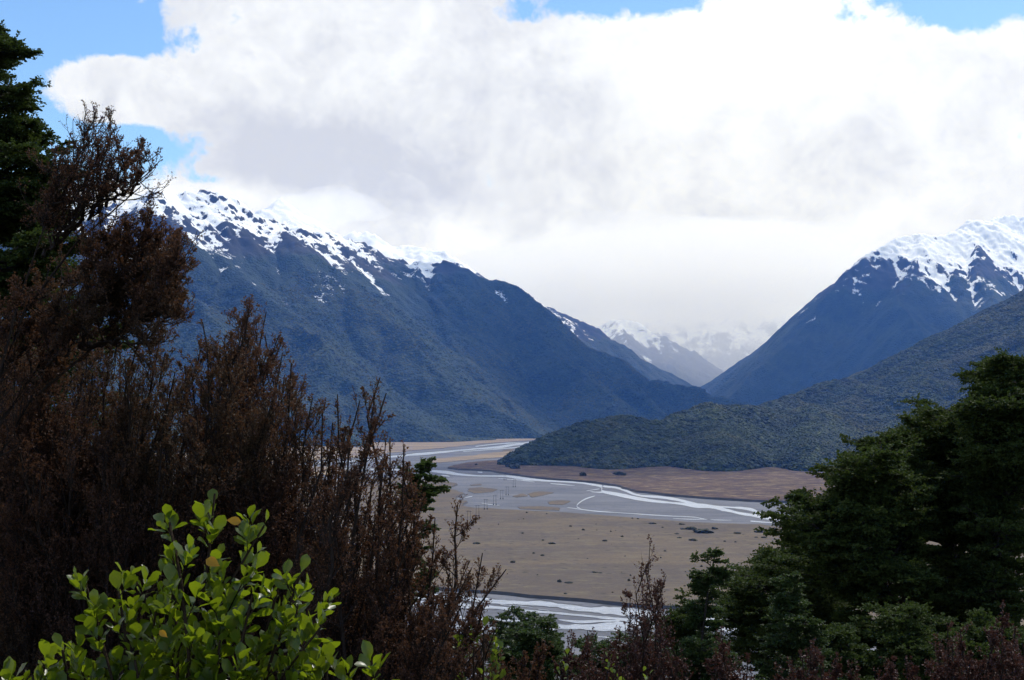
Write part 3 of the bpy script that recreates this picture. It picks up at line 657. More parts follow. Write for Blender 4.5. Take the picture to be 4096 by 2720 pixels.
def spawn(r, P, R, n, t0, t1, ang, length, taper, K=6, up=0.15, wob=0.08, flat=0.0, rs=0.5, rmin=0.001, prop=None):
    if prop: length = np.repeat(np.minimum(length, prop * np.linalg.norm(np.diff(P, axis=1), axis=2).sum(1)), n)
    N = len(P); idx = np.repeat(np.arange(N), n); t = (np.tile(np.arange(n), N) + r.random(N * n)) / n * (t1 - t0) + t0
    b, T, i = sample(P, idx, t)
    rv = r.standard_normal((len(idx), 3)); rv[:, 2] *= (1 - flat)
    perp = nrm(rv - (rv * T).sum(1, keepdims=True) * T)
    a = np.radians(r.uniform(ang[0], ang[1], len(idx)))[:, None]; d = np.cos(a) * T + np.sin(a) * perp
    L = (length * (1 - taper * (t - t0) / (t1 - t0 + 1e-6)) * r.uniform(0.6, 1.25, len(idx)))[:, None]
    out = [b]; zh = np.array([0, 0, 1.0])
    for k in range(K - 1):
        d = d + up * zh + wob * r.standard_normal(d.shape)
        if flat: d[:, 2] *= (1 - 0.35 * flat)
        d = nrm(d); out.append(out[-1] + d * L / (K - 1))
    C = np.stack(out, 1); r0 = np.maximum(R[idx, i] * rs, rmin)
    RR = r0[:, None] * np.linspace(1, 0.3, K)[None]
    return C, RR
def tubes(P, R, sides):
    """P [N,K,3] -> verts, quads"""
    N, K, _ = P.shape; T = np.gradient(P, axis=1); T = nrm(T)
    ref = np.where(np.abs(T[..., 2:3]) > 0.9, np.array([1.0, 0, 0]), np.array([0, 0, 1.0]))
    U = nrm(np.cross(T, ref)); W = np.cross(T, U); a = np.arange(sides) * 2 * math.pi / sides
    V = P[:, :, None, :] + R[:, :, None, None] * (np.cos(a)[None, None, :, None] * U[:, :, None] + np.sin(a)[None, None, :, None] * W[:, :, None])
    V = V.reshape(-1, 3); g = np.arange(N * K * sides).reshape(N, K, sides); g2 = np.roll(g, -1, axis=2)
    F = np.stack([g[:, :-1], g2[:, :-1], g2[:, 1:], g[:, 1:]], -1).reshape(-1, 4)
    return V, F
def join(parts):
    Vs, Fs, o = [], [], 0
    for V, F in parts: Vs.append(V); Fs.append(F + o); o += len(V)
    return np.concatenate(Vs), np.concatenate(Fs)
def small_leaves(r, P, n, size, wid, ang=(30, 70), t0=0.1, t1=1.05, flat=0.0, up=0.0, dens=None):
    """rhombic leaves along twigs"""
    N = len(P); idx = np.repeat(np.arange(N), n); t = r.uniform(t0, t1, N * n); b, T, _ = sample(P, idx, np.minimum(t, 1))
    rv = r.standard_normal((len(idx), 3)); rv[:, 2] *= (1 - flat); perp = nrm(rv - (rv * T).sum(1, keepdims=True) * T)
    a = np.radians(r.uniform(ang[0], ang[1], len(idx)))[:, None]; d = nrm(np.cos(a) * T + np.sin(a) * perp + np.array([0, 0, up]))
    s = size * r.uniform(0.6, 1.3, len(idx))[:, None]
    nn = r.standard_normal((len(idx), 3)) * (1 - flat * 0.75) + np.array([0, 0, 1.0]) * flat * 1.2
    w = nrm(np.cross(d, nn)); h = nrm(np.cross(w, d))
    V = np.stack([b, b + d * s * 0.5 + w * s * wid * 0.5 + h * s * 0.06, b + d * s, b + d * s * 0.5 - w * s * wid * 0.5 + h * s * 0.06], 1).reshape(-1, 3)
    F = np.arange(len(V)).reshape(-1, 4); return V, F
def broad_leaves(r, pos, d, nn, size, wid=0.62):
    """obovate leaves with a folded midrib, curled tips and wavy margins: 6 x 3 points each"""
    n = len(pos); u = np.array([0, 0.12, 0.35, 0.6, 0.82, 1.0]); hw = np.array([0.03, 0.10, 0.36, 0.50, 0.42, 0.04]) * wid
    w = nrm(np.cross(d, nn)); h = nrm(np.cross(w, d)); s = size[:, None, None, None] if np.ndim(size) else size
    curl = r.uniform(-0.35, 0.15, n)[:, None, None]; fold = r.uniform(0.05, 0.35, n)[:, None, None]; wave = r.uniform(-0.05, 0.05, (n, 6, 2, 1))
    U = u[None, :, None] * np.ones((n, 1, 1)); drop = curl * U ** 2
    mid = pos[:, None] + (d[:, None] * U + h[:, None] * drop) * size[:, None, None]
    ed = []
    for k, sg in ((0, 1), (1, -1)):
        ed.append(mid + (w[:, None] * sg * hw[None, :, None] + h[:, None] * (fold * hw[None, :, None] + wave[:, :, k])) * size[:, None, None])
    V = np.stack([ed[0], mid, ed[1]], 2).reshape(-1, 3)
    g = np.arange(n * 18).reshape(n, 6, 3)
    F = np.concatenate([np.stack([g[:, :-1, c], g[:, :-1, c + 1], g[:, 1:, c + 1], g[:, 1:, c]], -1).reshape(-1, 4) for c in (0, 1)])
    return V, F

def leaf_mat(name, a, b, trans, tcol, rough=0.5, spec=0.3, scale=1.5, third=None):
    m, t = material(name); pos = t.node('ShaderNodeNewGeometry'); rnd = pos.outputs['Random Per Island']
    f = t.m('ADD', t.m('MULTIPLY', rnd, 0.6), t.m('MULTIPLY', t.m('SUBTRACT', t.noise(pos.outputs['Position'], scale, 3, 0.6), 0.3), 1.0), clamp=True)
    cc_ = t.mix(f, a, b)
    if third: cc_ = t.mix(t.m('MULTIPLY', t.ss(t.noise(pos.outputs['Position'], third[0], 3, 0.6), 0.50, 0.62), 0.8), cc_, third[1])
    t.l.new(cc_, t.b.inputs['Base Color']); t.b.inputs['Roughness'].default_value = rough; t.b.inputs['Specular IOR Level'].default_value = spec
    tr = t.node('ShaderNodeBsdfTranslucent'); t.put(tr.inputs[0], t.mix(f, tuple(c * 0.7 for c in tcol), tcol))
    mx = t.node('ShaderNodeMixShader'); mx.inputs[0].default_value = trans
    t.l.new(t.b.outputs[0], mx.inputs[1]); t.l.new(tr.outputs[0], mx.inputs[2]); t.l.new(mx.outputs[0], t.out.inputs[0]); return m
def bark_mat(name, a, b, sc):
    m, t = material(name); p = t.node('ShaderNodeNewGeometry').outputs['Position']; n = t.noise(p, sc, 5, 0.7)
    t.l.new(t.mix(n, a, b), t.b.inputs['Base Color']); t.l.new(t.bump(n, 0.6, 0.02), t.b.inputs['Normal']); return m
m_brown = leaf_mat('brown_tea_tree_leaf', (0.042, 0.021, 0.015), (0.125, 0.060, 0.036), 0.3, (0.20, 0.09, 0.04), 0.6, 0.25, third=(1.1, (0.050, 0.040, 0.020)))
m_red = leaf_mat('reddish_tea_tree_leaf', (0.042, 0.018, 0.015), (0.110, 0.045, 0.032), 0.25, (0.13, 0.05, 0.03), 0.5, 0.35)
m_beech = leaf_mat('dark_beech_leaf', (0.020, 0.040, 0.013), (0.078, 0.100, 0.024), 0.3, (0.08, 0.12, 0.02), 0.65, 0.15, 0.5)
m_beech2 = leaf_mat('light_beech_leaf', (0.022, 0.045, 0.016), (0.055, 0.085, 0.025), 0.3, (0.10, 0.16, 0.03), 0.5, 0.3, 0.8)
m_broad = leaf_mat('glossy_broadleaf', (0.022, 0.050, 0.008), (0.060, 0.105, 0.009), 0.45, (0.30, 0.40, 0.012), 0.33, 0.5, 6, third=(45, (0.10, 0.10, 0.015)))
m_lime = leaf_mat('yellow_green_leaf', (0.05, 0.09, 0.012), (0.10, 0.15, 0.02), 0.4, (0.24, 0.32, 0.03), 0.4, 0.4, 3)
m_yell = leaf_mat('dying_yellow_leaf', (0.35, 0.18, 0.01), (0.40, 0.22, 0.015), 0.45, (0.60, 0.32, 0.02), 0.4, 0.4, 3)
m_bark = bark_mat('dark_bark', (0.016, 0.013, 0.012), (0.05, 0.042, 0.038), 12)
m_twig = bark_mat('twig_bark', (0.020, 0.014, 0.012), (0.055, 0.040, 0.032), 40)
m_stem = bark_mat('brown_stem', (0.022, 0.015, 0.010), (0.05, 0.032, 0.018), 30)

def root(name, base, label, cat, group=None):
    o = bpy.data.objects.new(name, None); COL.objects.link(o); o.location = base; o.empty_display_size = 0.3
    return tag(o, label, cat, group)
def part(name, VF, mat, parent, smooth=False):
    V, F = VF; return mesh_obj(name, V - np.array(parent.location)[None], F, mat, parent, smooth)

def base_at(px, Y):
    x = (px - 2048) / FPX * Y; return np.array([x, Y, float(ground_z(x, Y)) - 0.15])

def tea_shrub(label, base, tips, Y, seed, mat=None, arms=None, dens=1.0, dj=0.5, extra=1.0, leaf=0.0098, thick=0.028, l1=0.75, group='brown tea tree shrubs on the slope', stray=130, open_=1.0, bend=0.35, low=500):
    """upright brown shrub: limbs arching from the base to each tip, branches and twigs turning upwards, tiny leaves round every twig"""
    r = np.random.default_rng(seed); mat = mat or m_brown; k = Y / 5.5; b = base
    limbs, wts = [], []
    T = [(x, y, 1.0) for x, y in tips]
    for x, y in tips:
        for _ in range(int(extra + r.random())):
            T.append((x + r.uniform(-stray, stray), y + r.uniform(60, low), 0.8))
    A_ = [(resample([b] + [pix(x, y, Y + 0.05 * j) for j, (x, y) in enumerate(a)], 16), a) for a in (arms or [])]
    for C, a in A_: limbs.append(C); wts.append(1.1)
    AP = np.array([p for _, a in A_ for p in resample([(x, y, 0) for x, y in a], 24)[:, :2]]) if A_ else None
    for x, y, w in T:
        c = pix(x, y + 12, Y + r.uniform(-dj, dj))
        if A_:
            rise = y - AP[:, 1]; dxx = x - AP[:, 0]
            j = int(np.argmin(np.abs(dxx - 0.38 * np.maximum(-rise, 0)) + np.where(rise > -30, 900, 0) + 0.25 * np.abs(rise)))
            q = pix(AP[j, 0], AP[j, 1], Y + 0.1); h = c - q
            limbs.append(bez(q, q + h * np.array([0.7, 0.7, 0.45]), c, 16, 0.01 * k, r)); wts.append(min(0.5, 0.15 + 0.35 * np.linalg.norm(h))); continue
        h = c - b; m = b + np.array([h[0] * bend, h[1] * bend, h[2] * (0.5 + 0.25 * r.random())]) + r.normal(0, 0.14 * k, 3) * (1, 1, 0.3)
        limbs.append(bez(b + r.normal(0, 0.06, 3) * (1, 1, 0), m, c, 16, 0.022 * k, r)); wts.append(w)
    P0 = np.stack(limbs); R0 = thick * np.array(wts)[:, None] * np.linspace(1, 0.07, 16)[None] ** 0.9
    n1 = int(21 * dens)
    len0 = np.linalg.norm(np.diff(P0, axis=1), axis=2).sum(1)
    Ls = P0[:, 0, 2] < b[2] + 0.5
    P1, R1 = spawn(r, P0[Ls], R0[Ls], n1, 0.42, 0.96, (22, 48), l1 * k * 0.85, 0.78, 7, prop=0.42, up=0.12, wob=0.10, rs=0.45, rmin=0.0022)
    if (~Ls).any():
        Pa, Ra = spawn(r, P0[~Ls], R0[~Ls], int(n1 * 0.45), 0.15, 0.95, (12, 26), 0.34 * k, 0.7, 7, prop=0.5, up=0.12, wob=0.10, rs=0.45, rmin=0.0022)
        P1 = np.concatenate([P1, Pa]); R1 = np.concatenate([R1, Ra])
    P2, R2 = spawn(r, P1, R1, int((5 if arms else 7) * dens), 0.15, 0.98, (14, 32) if arms else (24, 52), 0.24 * k, 0.6, 5, prop=0.5 if arms else 0.55, up=0.20, wob=0.12, rs=0.5, rmin=0.0014)
    P2b, R2b = spawn(r, P0, R0, 24, 0.6, 0.99, (15, 38), 0.20 * k, 0.7, 5, prop=0.16, up=0.2, wob=0.1, rs=0.3, rmin=0.0014)
    P2 = np.concatenate([P2, P2b]); R2 = np.concatenate([R2, R2b])
    P3, R3 = spawn(r, P2, R2, 4, 0.15, 0.95, (25, 58), 0.075 * k, 0.3, 4, prop=0.6, up=0.15, wob=0.12, rs=0.7, rmin=0.0009)
    o = root('tea_tree_shrub', b, label, 'shrub', group)
    part('stems', tubes(P0, R0, 6), m_twig, o, True)
    part('twigs', join([tubes(P1, R1, 4), tubes(P2, R2, 3), tubes(P3, R3, 3)]), m_twig, o)
    part('foliage', join([small_leaves(r, P3, int(7 * open_), leaf * k, 0.55, (25, 75)), small_leaves(r, P2, int(7 * open_), leaf * k, 0.55, (25, 75), 0.3),
                          small_leaves(r, P0[:, -4:], 12, leaf * k, 0.55, (25, 70))]), mat, o)
    return len(P3)

def beech(label, name, base, trunk_px, Y, tips, seed, mat=None, leaf=0.035, trunk_r=0.16, dj=1.2, l1=1.5, n1=9, n2=8, group=None, droop=0.0, nleaf=16, lift=0.5, cat='tree', tj=0.0, n3=4, fill=1, pull=1.0):
    """beech: trunk, limbs arching to each tip, flat layered sprays of twigs, small leaves"""
    r = np.random.default_rng(seed); mat = mat or m_beech
    tp = resample([base] + [pix(x, y, Y + (0 if len(q) == 0 else q[0])) for x, y, *q in trunk_px], 18)
    tr = np.linspace(1, 0.18, 18) * trunk_r
    limbs = []; LR = []
    ext = [(t[0] + r.uniform(-50, 50), t[1] + r.uniform(30, 130)) for t in tips for _ in range(fill)]
    for tip in list(tips) + ext:
        x, y = tip[:2]; tx = 2048 + tp[12][0] / tp[12][1] * FPX; x += np.clip(tx - x, -50, 50) * pull; y += 36 * pull; dY = tip[2] if len(tip) > 2 else r.uniform(-dj, dj)
        c = pix(x, y, Y + dY)
        zt = tp[:, 2]; horiz = np.hypot(c[0] - tp[:, 0], c[1] - tp[:, 1])
        want = c[2] - lift * horiz; i = int(np.clip(np.argmin(np.abs(zt - want) + 0.15 * horiz), 1, 16))
        a = tp[i]; h = c - a; m = a + np.array([h[0] * 0.55, h[1] * 0.55, h[2] * 0.75 if h[2] > 0 else h[2] * 0.2 + 0.2])
        limbs.append(bez(a, m, c, 14, 0.02 * np.linalg.norm(h) / 3, r)); LR.append(np.linspace(1, 0.12, 14) * min(tr[i] * 0.6, 0.02 + 0.02 * np.linalg.norm(h)))
    P0 = np.stack(limbs); R0 = np.stack(LR)
    P1, R1 = spawn(r, P0, R0, n1, 0.22, 0.98, (35, 68), l1, 0.62, 7, prop=0.48, up=0.03 - droop, wob=0.08, flat=0.88, rs=0.5, rmin=0.004)
    P1 = np.concatenate([P1, resample_many(P0[:, -7:], 7)]); R1 = np.concatenate([R1, R0[:, -7:]])
    P2, R2 = spawn(r, P1, R1, n2, 0.15, 0.98, (30, 60), l1 * 0.38, 0.5, 5, prop=0.5, up=0.03 - droop, wob=0.08, flat=0.93, rs=0.5, rmin=0.0025)
    P3, R3 = spawn(r, P2, R2, n3, 0.15, 0.95, (30, 60), l1 * 0.16, 0.3, 4, up=0.02 - droop, wob=0.08, flat=0.85, rs=0.6, rmin=0.0018)
    o = root(name, base, label, cat, group)
    part('trunk', tubes(tp[None], tr[None], 10), m_bark, o, True)
    part('branches', join([tubes(P0, R0, 6), tubes(P1, R1, 4), tubes(P2, R2, 3)]), m_bark, o, True)
    part('crown', join([small_leaves(r, P3, nleaf, leaf, 0.7, (20, 70), 0.05, 1.05, flat=0.65), small_leaves(r, P2, nleaf // 2, leaf, 0.7, (20, 70), 0.3, 1.05, flat=0.65)]), mat, o)
    return len(P3)
def resample_many(P, K): return P if P.shape[1] == K else np.stack([resample(p, K) for p in P])

import time as _t; t0_ = _t.time()
# --- tall beech at the left edge
beech('tall dark green beech at the left edge rising above all the shrubs', 'beech_tree', base_at(-350, 14), [(-330, 1500), (-260, 900), (-200, 400), (-180, 0), (-170, -300)], 14,
      [(-60, 120), (30, 200), (30, 345), (-80, 300), (85, 420), (60, 500), (-60, 470), (130, 590), (150, 560), (200, 640), (60, 650), (-40, 620), (190, 700), (100, 750), (0, 760), (215, 800), (130, 860), (20, 880), (230, 900), (150, 960), (40, 980), (240, 1010), (120, 1080), (0, 1100), (260, 1120), (200, 1200), (80, 1200), (330, 1260), (250, 1330), (120, 1320), (400, 1330), (-60, 1250), (0, 1420), (300, 1420), (150, 1450), (100, 1600), (250, 1700), (0, 1750), (350, 1800), (450, 1600), (100, 1950), (300, 2000), (50, 2150)],
      51, leaf=0.033, trunk_r=0.22, l1=0.9, n1=9, dj=1.0, lift=0.3, pull=-0.2)
# --- brown tea tree shrubs, left to middle
tea_shrub('big brown shrub at the far left whose highest branch reaches into the blue sky', base_at(-300, 5.0), [(375, 425), (350, 520), (450, 440), (395, 560), (420, 600), (440, 500), (490, 540), (505, 620), (540, 600), (572, 545), (585, 600), (560, 680), (520, 700), (460, 680), (330, 600), (300, 640), (225, 590), (250, 680), (350, 700), (400, 740), (290, 740), (200, 760), (160, 840), (230, 820)], 5.0, 61,
          arms=[[(-60, 1400), (113, 1084), (220, 980), (295, 919), (364, 867), (486, 785), (563, 746)], [(-40, 1500), (60, 1200), (130, 1020), (180, 900)]], dens=0.72, extra=0.3, stray=35, low=140, l1=0.3, thick=0.024, dj=0.25, leaf=0.0085, open_=0.5)
tea_shrub('brown shrub sweeping right in front of the snowy left mountain', base_at(-200, 5.3), [(415, 925), (505, 890), (520, 955), (545, 1015), (610, 850), (635, 935), (605, 1005), (700, 945), (715, 1015), (690, 1065), (655, 1105), (465, 985), (375, 985), (360, 1055), (565, 1055), (505, 1075), (425, 1085), (300, 1095), (180, 1135), (80, 1175), (-20, 1205), (240, 1205), (380, 1175), (445, 1185), (585, 1155), (635, 1175), (40, 1305), (160, 1305), (280, 1305), (-40, 1105)], 5.3, 62,
          arms=[[(-80, 1560), (80, 1420), (250, 1300), (420, 1210), (560, 1160), (690, 1110), (745, 1060)], [(-80, 1640), (120, 1520), (300, 1400), (450, 1320), (600, 1260), (650, 1240)], [(-100, 1450), (0, 1330), (120, 1220), (260, 1130), (400, 1060)]], dens=0.95, extra=1.3, stray=60, low=200, l1=0.4, dj=0.35, leaf=0.010, open_=0.75)
tea_shrub('brown shrub with short spires below the big left branch', base_at(300, 5.9), [(560, 1330), (650, 1290), (100, 1260), (220, 1290), (340, 1280), (450, 1330), (150, 1350), (20, 1300), (300, 1380), (500, 1450), (660, 1400), (480, 1400), (350, 1380), (200, 1400), (60, 1420), (700, 1480), (420, 1560), (280, 1640), (100, 1650), (560, 1600), (650, 1700)], 5.9, 63, dens=1.25, extra=3.0, stray=120, low=700)
tea_shrub('tall dense brown shrub with a pointed crown left of the valley', base_at(800, 6.2), [(1000, 1195), (1065, 1235), (960, 1260), (810, 1275), (830, 1380), (900, 1330), (1060, 1330), (1130, 1400), (1165, 1440), (740, 1450), (1010, 1400), (1180, 1560), (1250, 1580), (900, 1500), (1100, 1560), (780, 1640), (1000, 1700), (1200, 1750)], 6.2, 64, dens=1.25, extra=3.0, stray=130, low=800)
tea_shrub('slender brown shrub with thin open tops against the forest slope', base_at(1120, 5.6), [(1350, 1565), (1330, 1680), (1440, 1590), (1520, 1500), (1545, 1560), (1500, 1650), (1290, 1640), (1400, 1740), (1560, 1740), (1250, 1780), (1330, 1880)], 5.6, 65, dens=0.85, extra=1.2, stray=60, low=380, l1=0.5)
tea_shrub('brown shrub with a red-brown spire beside the green beech sapling', base_at(1480, 5.8), [(1615, 1770), (1600, 1850), (1650, 1900), (1560, 1950), (1690, 2000), (1740, 2060), (1830, 2010), (1500, 2060), (1640, 2150), (1420, 2120), (1580, 2250)], 5.8, 66, dens=0.85, extra=1.3, stray=60, low=400, l1=0.45)
tea_shrub('brown shrub leaning right over the brown flat with sparse tips', base_at(1250, 5.4), [(2025, 2265), (1960, 2300), (1880, 2230), (1930, 2200), (1800, 2280), (1850, 2400), (1740, 2330), (1700, 2440), (1940, 2390), (1600, 2380)], 5.4, 67, dens=0.9, extra=1.4, stray=80, low=350, l1=0.5, bend=0.15)
tea_shrub('low dense brown shrub filling the ground left of the green beech seedlings', base_at(1560, 6.0), [(1700, 2450), (1800, 2470), (1600, 2420), (1500, 2350), (1850, 2560), (1400, 2300), (1680, 2600), (1500, 2550)], 6.0, 68, dens=1.2, extra=2.2, stray=120, low=350, open_=1.1)
tea_shrub('shaded brown shrub behind the top of the broadleaf bush', base_at(900, 6.6), [(700, 1750), (850, 1800), (1000, 1850), (1150, 1900), (1300, 1950), (900, 1950), (750, 1950), (1200, 2100), (1000, 2100), (1350, 2150)], 6.6, 69, dens=1.25, extra=3.6, stray=150, low=700)
tea_shrub('shaded brown shrub above the left part of the broadleaf bush', base_at(250, 6.3), [(0, 1700), (150, 1750), (300, 1800), (450, 1750), (600, 1800), (100, 1950), (350, 2000), (550, 2050), (50, 2150), (250, 2200)], 6.3, 70, dens=1.25, extra=3.6, stray=150, low=700)
print('shrubs', _t.time() - t0_)
# --- beeches on the right
GB = 'beech trees on the right slope'
beech('spreading beech leaning left with its lowest limb over the river gravel', 'beech_tree', base_at(3720, 19), [(3700, 2620), (3600, 2470), (3480, 2310), (3430, 2190), (3400, 2080), (3420, 1950), (3460, 1820)], 19,
      [(3150, 1945), (3190, 1965), (3280, 1975), (3165, 2060), (3150, 2100), (3240, 2030), (3310, 2080), (3330, 1970), (3420, 1820), (3400, 1850), (3480, 1725), (3450, 1780), (3530, 1790), (3420, 1900), (3530, 1880), (3380, 1980), (3480, 1990), (3260, 2150), (3340, 2180), (3560, 2000), (3600, 1900), (3420, 2100), (3540, 2120), (3300, 2260), (3400, 2300), (3640, 2100), (3460, 2240), (3620, 2240)],
      71, l1=1.0, n1=11, leaf=0.042, trunk_r=0.17, dj=1.5, group=GB)
beech('upright beech in the middle of the right-hand group with a feathery pointed top', 'beech_tree', base_at(3830, 22), [(3820, 2500), (3840, 2250), (3790, 2050), (3700, 1850), (3685, 1700)], 22,
      [(3685, 1610), (3650, 1660), (3720, 1640), (3620, 1700), (3580, 1690), (3740, 1720), (3680, 1740), (3600, 1780), (3700, 1820), (3790, 1700), (3850, 1660), (3820, 1780), (3760, 1850), (3640, 1880), (3880, 1800), (3720, 1960), (3850, 1930), (3640, 2020), (3780, 2080), (3900, 2060), (3700, 2170), (3860, 2200), (3700, 2280), (3800, 2320), (3900, 2340), (3650, 2360), (3760, 2400)],
      72, l1=1.15, n1=11, leaf=0.042, trunk_r=0.2, dj=1.8, group=GB)
beech('tallest dark beech at the right edge of the picture', 'beech_tree', base_at(4010, 20), [(3985, 2720), (3990, 2450), (4010, 2150), (4030, 1800), (4050, 1500)], 20,
      [(4000, 1440), (4050, 1440), (4096, 1420), (3960, 1480), (4150, 1400), (3990, 1540), (4080, 1530), (3950, 1600), (4150, 1550), (3880, 1560), (3850, 1600), (4030, 1650), (3900, 1680), (4120, 1680), (3960, 1760), (4060, 1800), (3880, 1820), (4150, 1850), (3950, 1900), (4080, 1930), (3880, 1980), (4000, 2020), (4130, 2050), (3920, 2100), (4060, 2160), (3900, 2250), (4140, 2220), (4000, 2330), (4100, 2400), (3940, 2420), (4050, 2440), (3880, 2380)],
      73, l1=1.15, n1=11, leaf=0.042, trunk_r=0.24, dj=1.8, group=GB)
beech('dense rounded beech rising from lower left to the leaning limb', 'beech_tree', base_at(3250, 24), [(3250, 2700), (3240, 2450), (3220, 2250)], 24,
      [(2860, 2330), (2870, 2290), (2920, 2260), (2960, 2240), (3010, 2190), (3060, 2185), (3110, 2190), (3150, 2150), (3210, 2130), (3270, 2140), (3340, 2160), (2900, 2340), (3000, 2290), (3080, 2260), (3180, 2230), (3280, 2230), (3380, 2250), (2960, 2400), (3060, 2360), (3160, 2330), (3260, 2330), (3380, 2350), (3000, 2480), (3120, 2440), (3220, 2440), (3340, 2450), (3100, 2550), (3260, 2560), (3400, 2560), (2900, 2460)],
      74, l1=1.2, n1=11, leaf=0.042, trunk_r=0.2, dj=2.0, group=GB)
beech('small dark beech standing where the trees meet the near river', 'beech_tree', base_at(2740, 21), [(2745, 2650), (2748, 2500)], 21,
      [(2745, 2390), (2700, 2440), (2790, 2420), (2660, 2480), (2740, 2470), (2810, 2500), (2690, 2560), (2780, 2570), (2620, 2600), (2720, 2640), (2830, 2600)], 75, l1=0.9, n1=8, trunk_r=0.1, dj=0.9, group=GB)
beech('beech with a crooked limb showing behind the red-brown shrubs at lower right', 'beech_tree', base_at(3620, 16), [(3620, 2700), (3600, 2560), (3650, 2480)], 16,
      [(3500, 2420), (3600, 2400), (3700, 2400), (3450, 2500), (3560, 2500), (3680, 2500), (3800, 2450), (3400, 2600), (3520, 2600), (3640, 2600), (3760, 2580), (3880, 2520), (3450, 2700), (3700, 2690), (3850, 2660)], 76, l1=0.85, n1=8, trunk_r=0.11, dj=0.9, group=GB)
beech('low spreading beech filling the gap below the crossing limbs at lower right', 'beech_tree', base_at(3380, 15), [(3380, 2720), (3390, 2560)], 15,
      [(3300, 2500), (3380, 2480), (3460, 2520), (3240, 2560), (3330, 2580), (3420, 2600), (3520, 2600), (3280, 2660), (3380, 2680), (3480, 2690), (3560, 2680)], 83, l1=0.8, n1=9, trunk_r=0.08, dj=0.9, group=GB)
beech('dark low beech filling the bottom right corner behind the reddish shrubs', 'beech_tree', base_at(3980, 14), [(3960, 2720), (3970, 2560)], 14,
      [(3880, 2480), (3960, 2450), (4050, 2470), (4120, 2500), (3840, 2560), (3930, 2560), (4020, 2580), (4110, 2600), (3800, 2640), (3900, 2660), (4000, 2680), (4100, 2690)], 84, l1=0.8, n1=9, trunk_r=0.08, dj=0.9, group=GB)
GS = 'young beeches in front of the river and tree group'
beech('young pale green beech with a long thin leader above the near river', 'beech_sapling', base_at(2810, 10), [(2800, 2700), (2800, 2450), (2830, 2330), (2865, 2190)], 10,
      [(2865, 2195), (2880, 2280), (2780, 2330), (2800, 2370), (2850, 2420), (2770, 2470), (2880, 2480), (2730, 2560), (2900, 2560), (2820, 2560), (2700, 2640), (2930, 2640), (2800, 2660), (2760, 2710), (2880, 2710)],
      77, mat=m_beech2, leaf=0.016, trunk_r=0.028, l1=0.28, n1=8, n2=7, dj=0.3, group=GS, lift=1.0, cat='sapling', pull=0.3)
beech('young green beech seedling with tiered branches left of the leaning trunk', 'beech_sapling', base_at(3180, 12), [(3175, 2700), (3160, 2500), (3150, 2300)], 12,
      [(3150, 2290), (3170, 2350), (3120, 2380), (3210, 2400), (3090, 2450), (3240, 2470), (3160, 2470), (3060, 2540), (3260, 2550), (3150, 2580), (3040, 2640), (3280, 2640), (3120, 2690), (3220, 2700)],
      78, mat=m_beech2, leaf=0.017, trunk_r=0.03, l1=0.35, n1=8, n2=7, dj=0.4, group=GS, lift=0.8, cat='sapling', pull=0.3)
beech('small beech bush with two leaning tops in front of the pale river channels', 'beech_sapling', base_at(2130, 12), [(2130, 2720), (2120, 2600)], 12,
      [(2160, 2450), (2140, 2490), (2215, 2500), (2060, 2500), (2010, 2440), (1980, 2500), (2100, 2560), (2190, 2580), (2020, 2580), (2240, 2560), (1950, 2600), (2120, 2650), (2220, 2660), (2030, 2680), (2280, 2640)],
      79, mat=m_beech2, leaf=0.02, trunk_r=0.05, l1=0.42, n1=8, n2=7, dj=0.5, group=GS, cat='sapling', pull=0.3)
beech('low green beech bush between the red-brown shrubs at the bottom', 'beech_sapling', base_at(2380, 13), [(2390, 2720), (2400, 2640)], 13,
      [(2320, 2550), (2400, 2560), (2480, 2580), (2300, 2620), (2380, 2640), (2460, 2650), (2540, 2620), (2560, 2560), (2600, 2520), (2640, 2580), (2350, 2700), (2500, 2700), (2600, 2680)],
      80, mat=m_beech2, leaf=0.02, trunk_r=0.05, l1=0.42, n1=7, n2=7, dj=0.5, group=GS, cat='sapling', pull=0.3)
beech('green beech sapling mixed into the brown shrubs with sprays against the far river', 'beech_sapling', base_at(1600, 7.5), [(1600, 2600), (1620, 2200), (1650, 1950), (1690, 1870)], 7.5,
      [(1740, 1845), (1700, 1850), (1680, 1900), (1720, 1930), (1640, 1960), (1700, 1990), (1650, 2060), (1600, 2150), (1690, 2230), (1730, 2270), (1620, 2300)],
      81, mat=m_beech2, leaf=0.013, trunk_r=0.018, l1=0.16, n1=6, n2=6, dj=0.2, group=GS, lift=1.0, cat='sapling', pull=0.3)
beech('dark young beech in the gap under the right-hand trees', 'beech_sapling', base_at(3640, 11), [(3640, 2700), (3640, 2560)], 11,
      [(3640, 2430), (3620, 2480), (3660, 2500), (3590, 2540), (3690, 2560), (3640, 2580), (3580, 2620), (3700, 2640), (3640, 2680)],
      82, mat=m_beech, leaf=0.018, trunk_r=0.03, l1=0.3, n1=8, n2=7, dj=0.3, group=GS, lift=0.8, cat='sapling', pull=0.3)
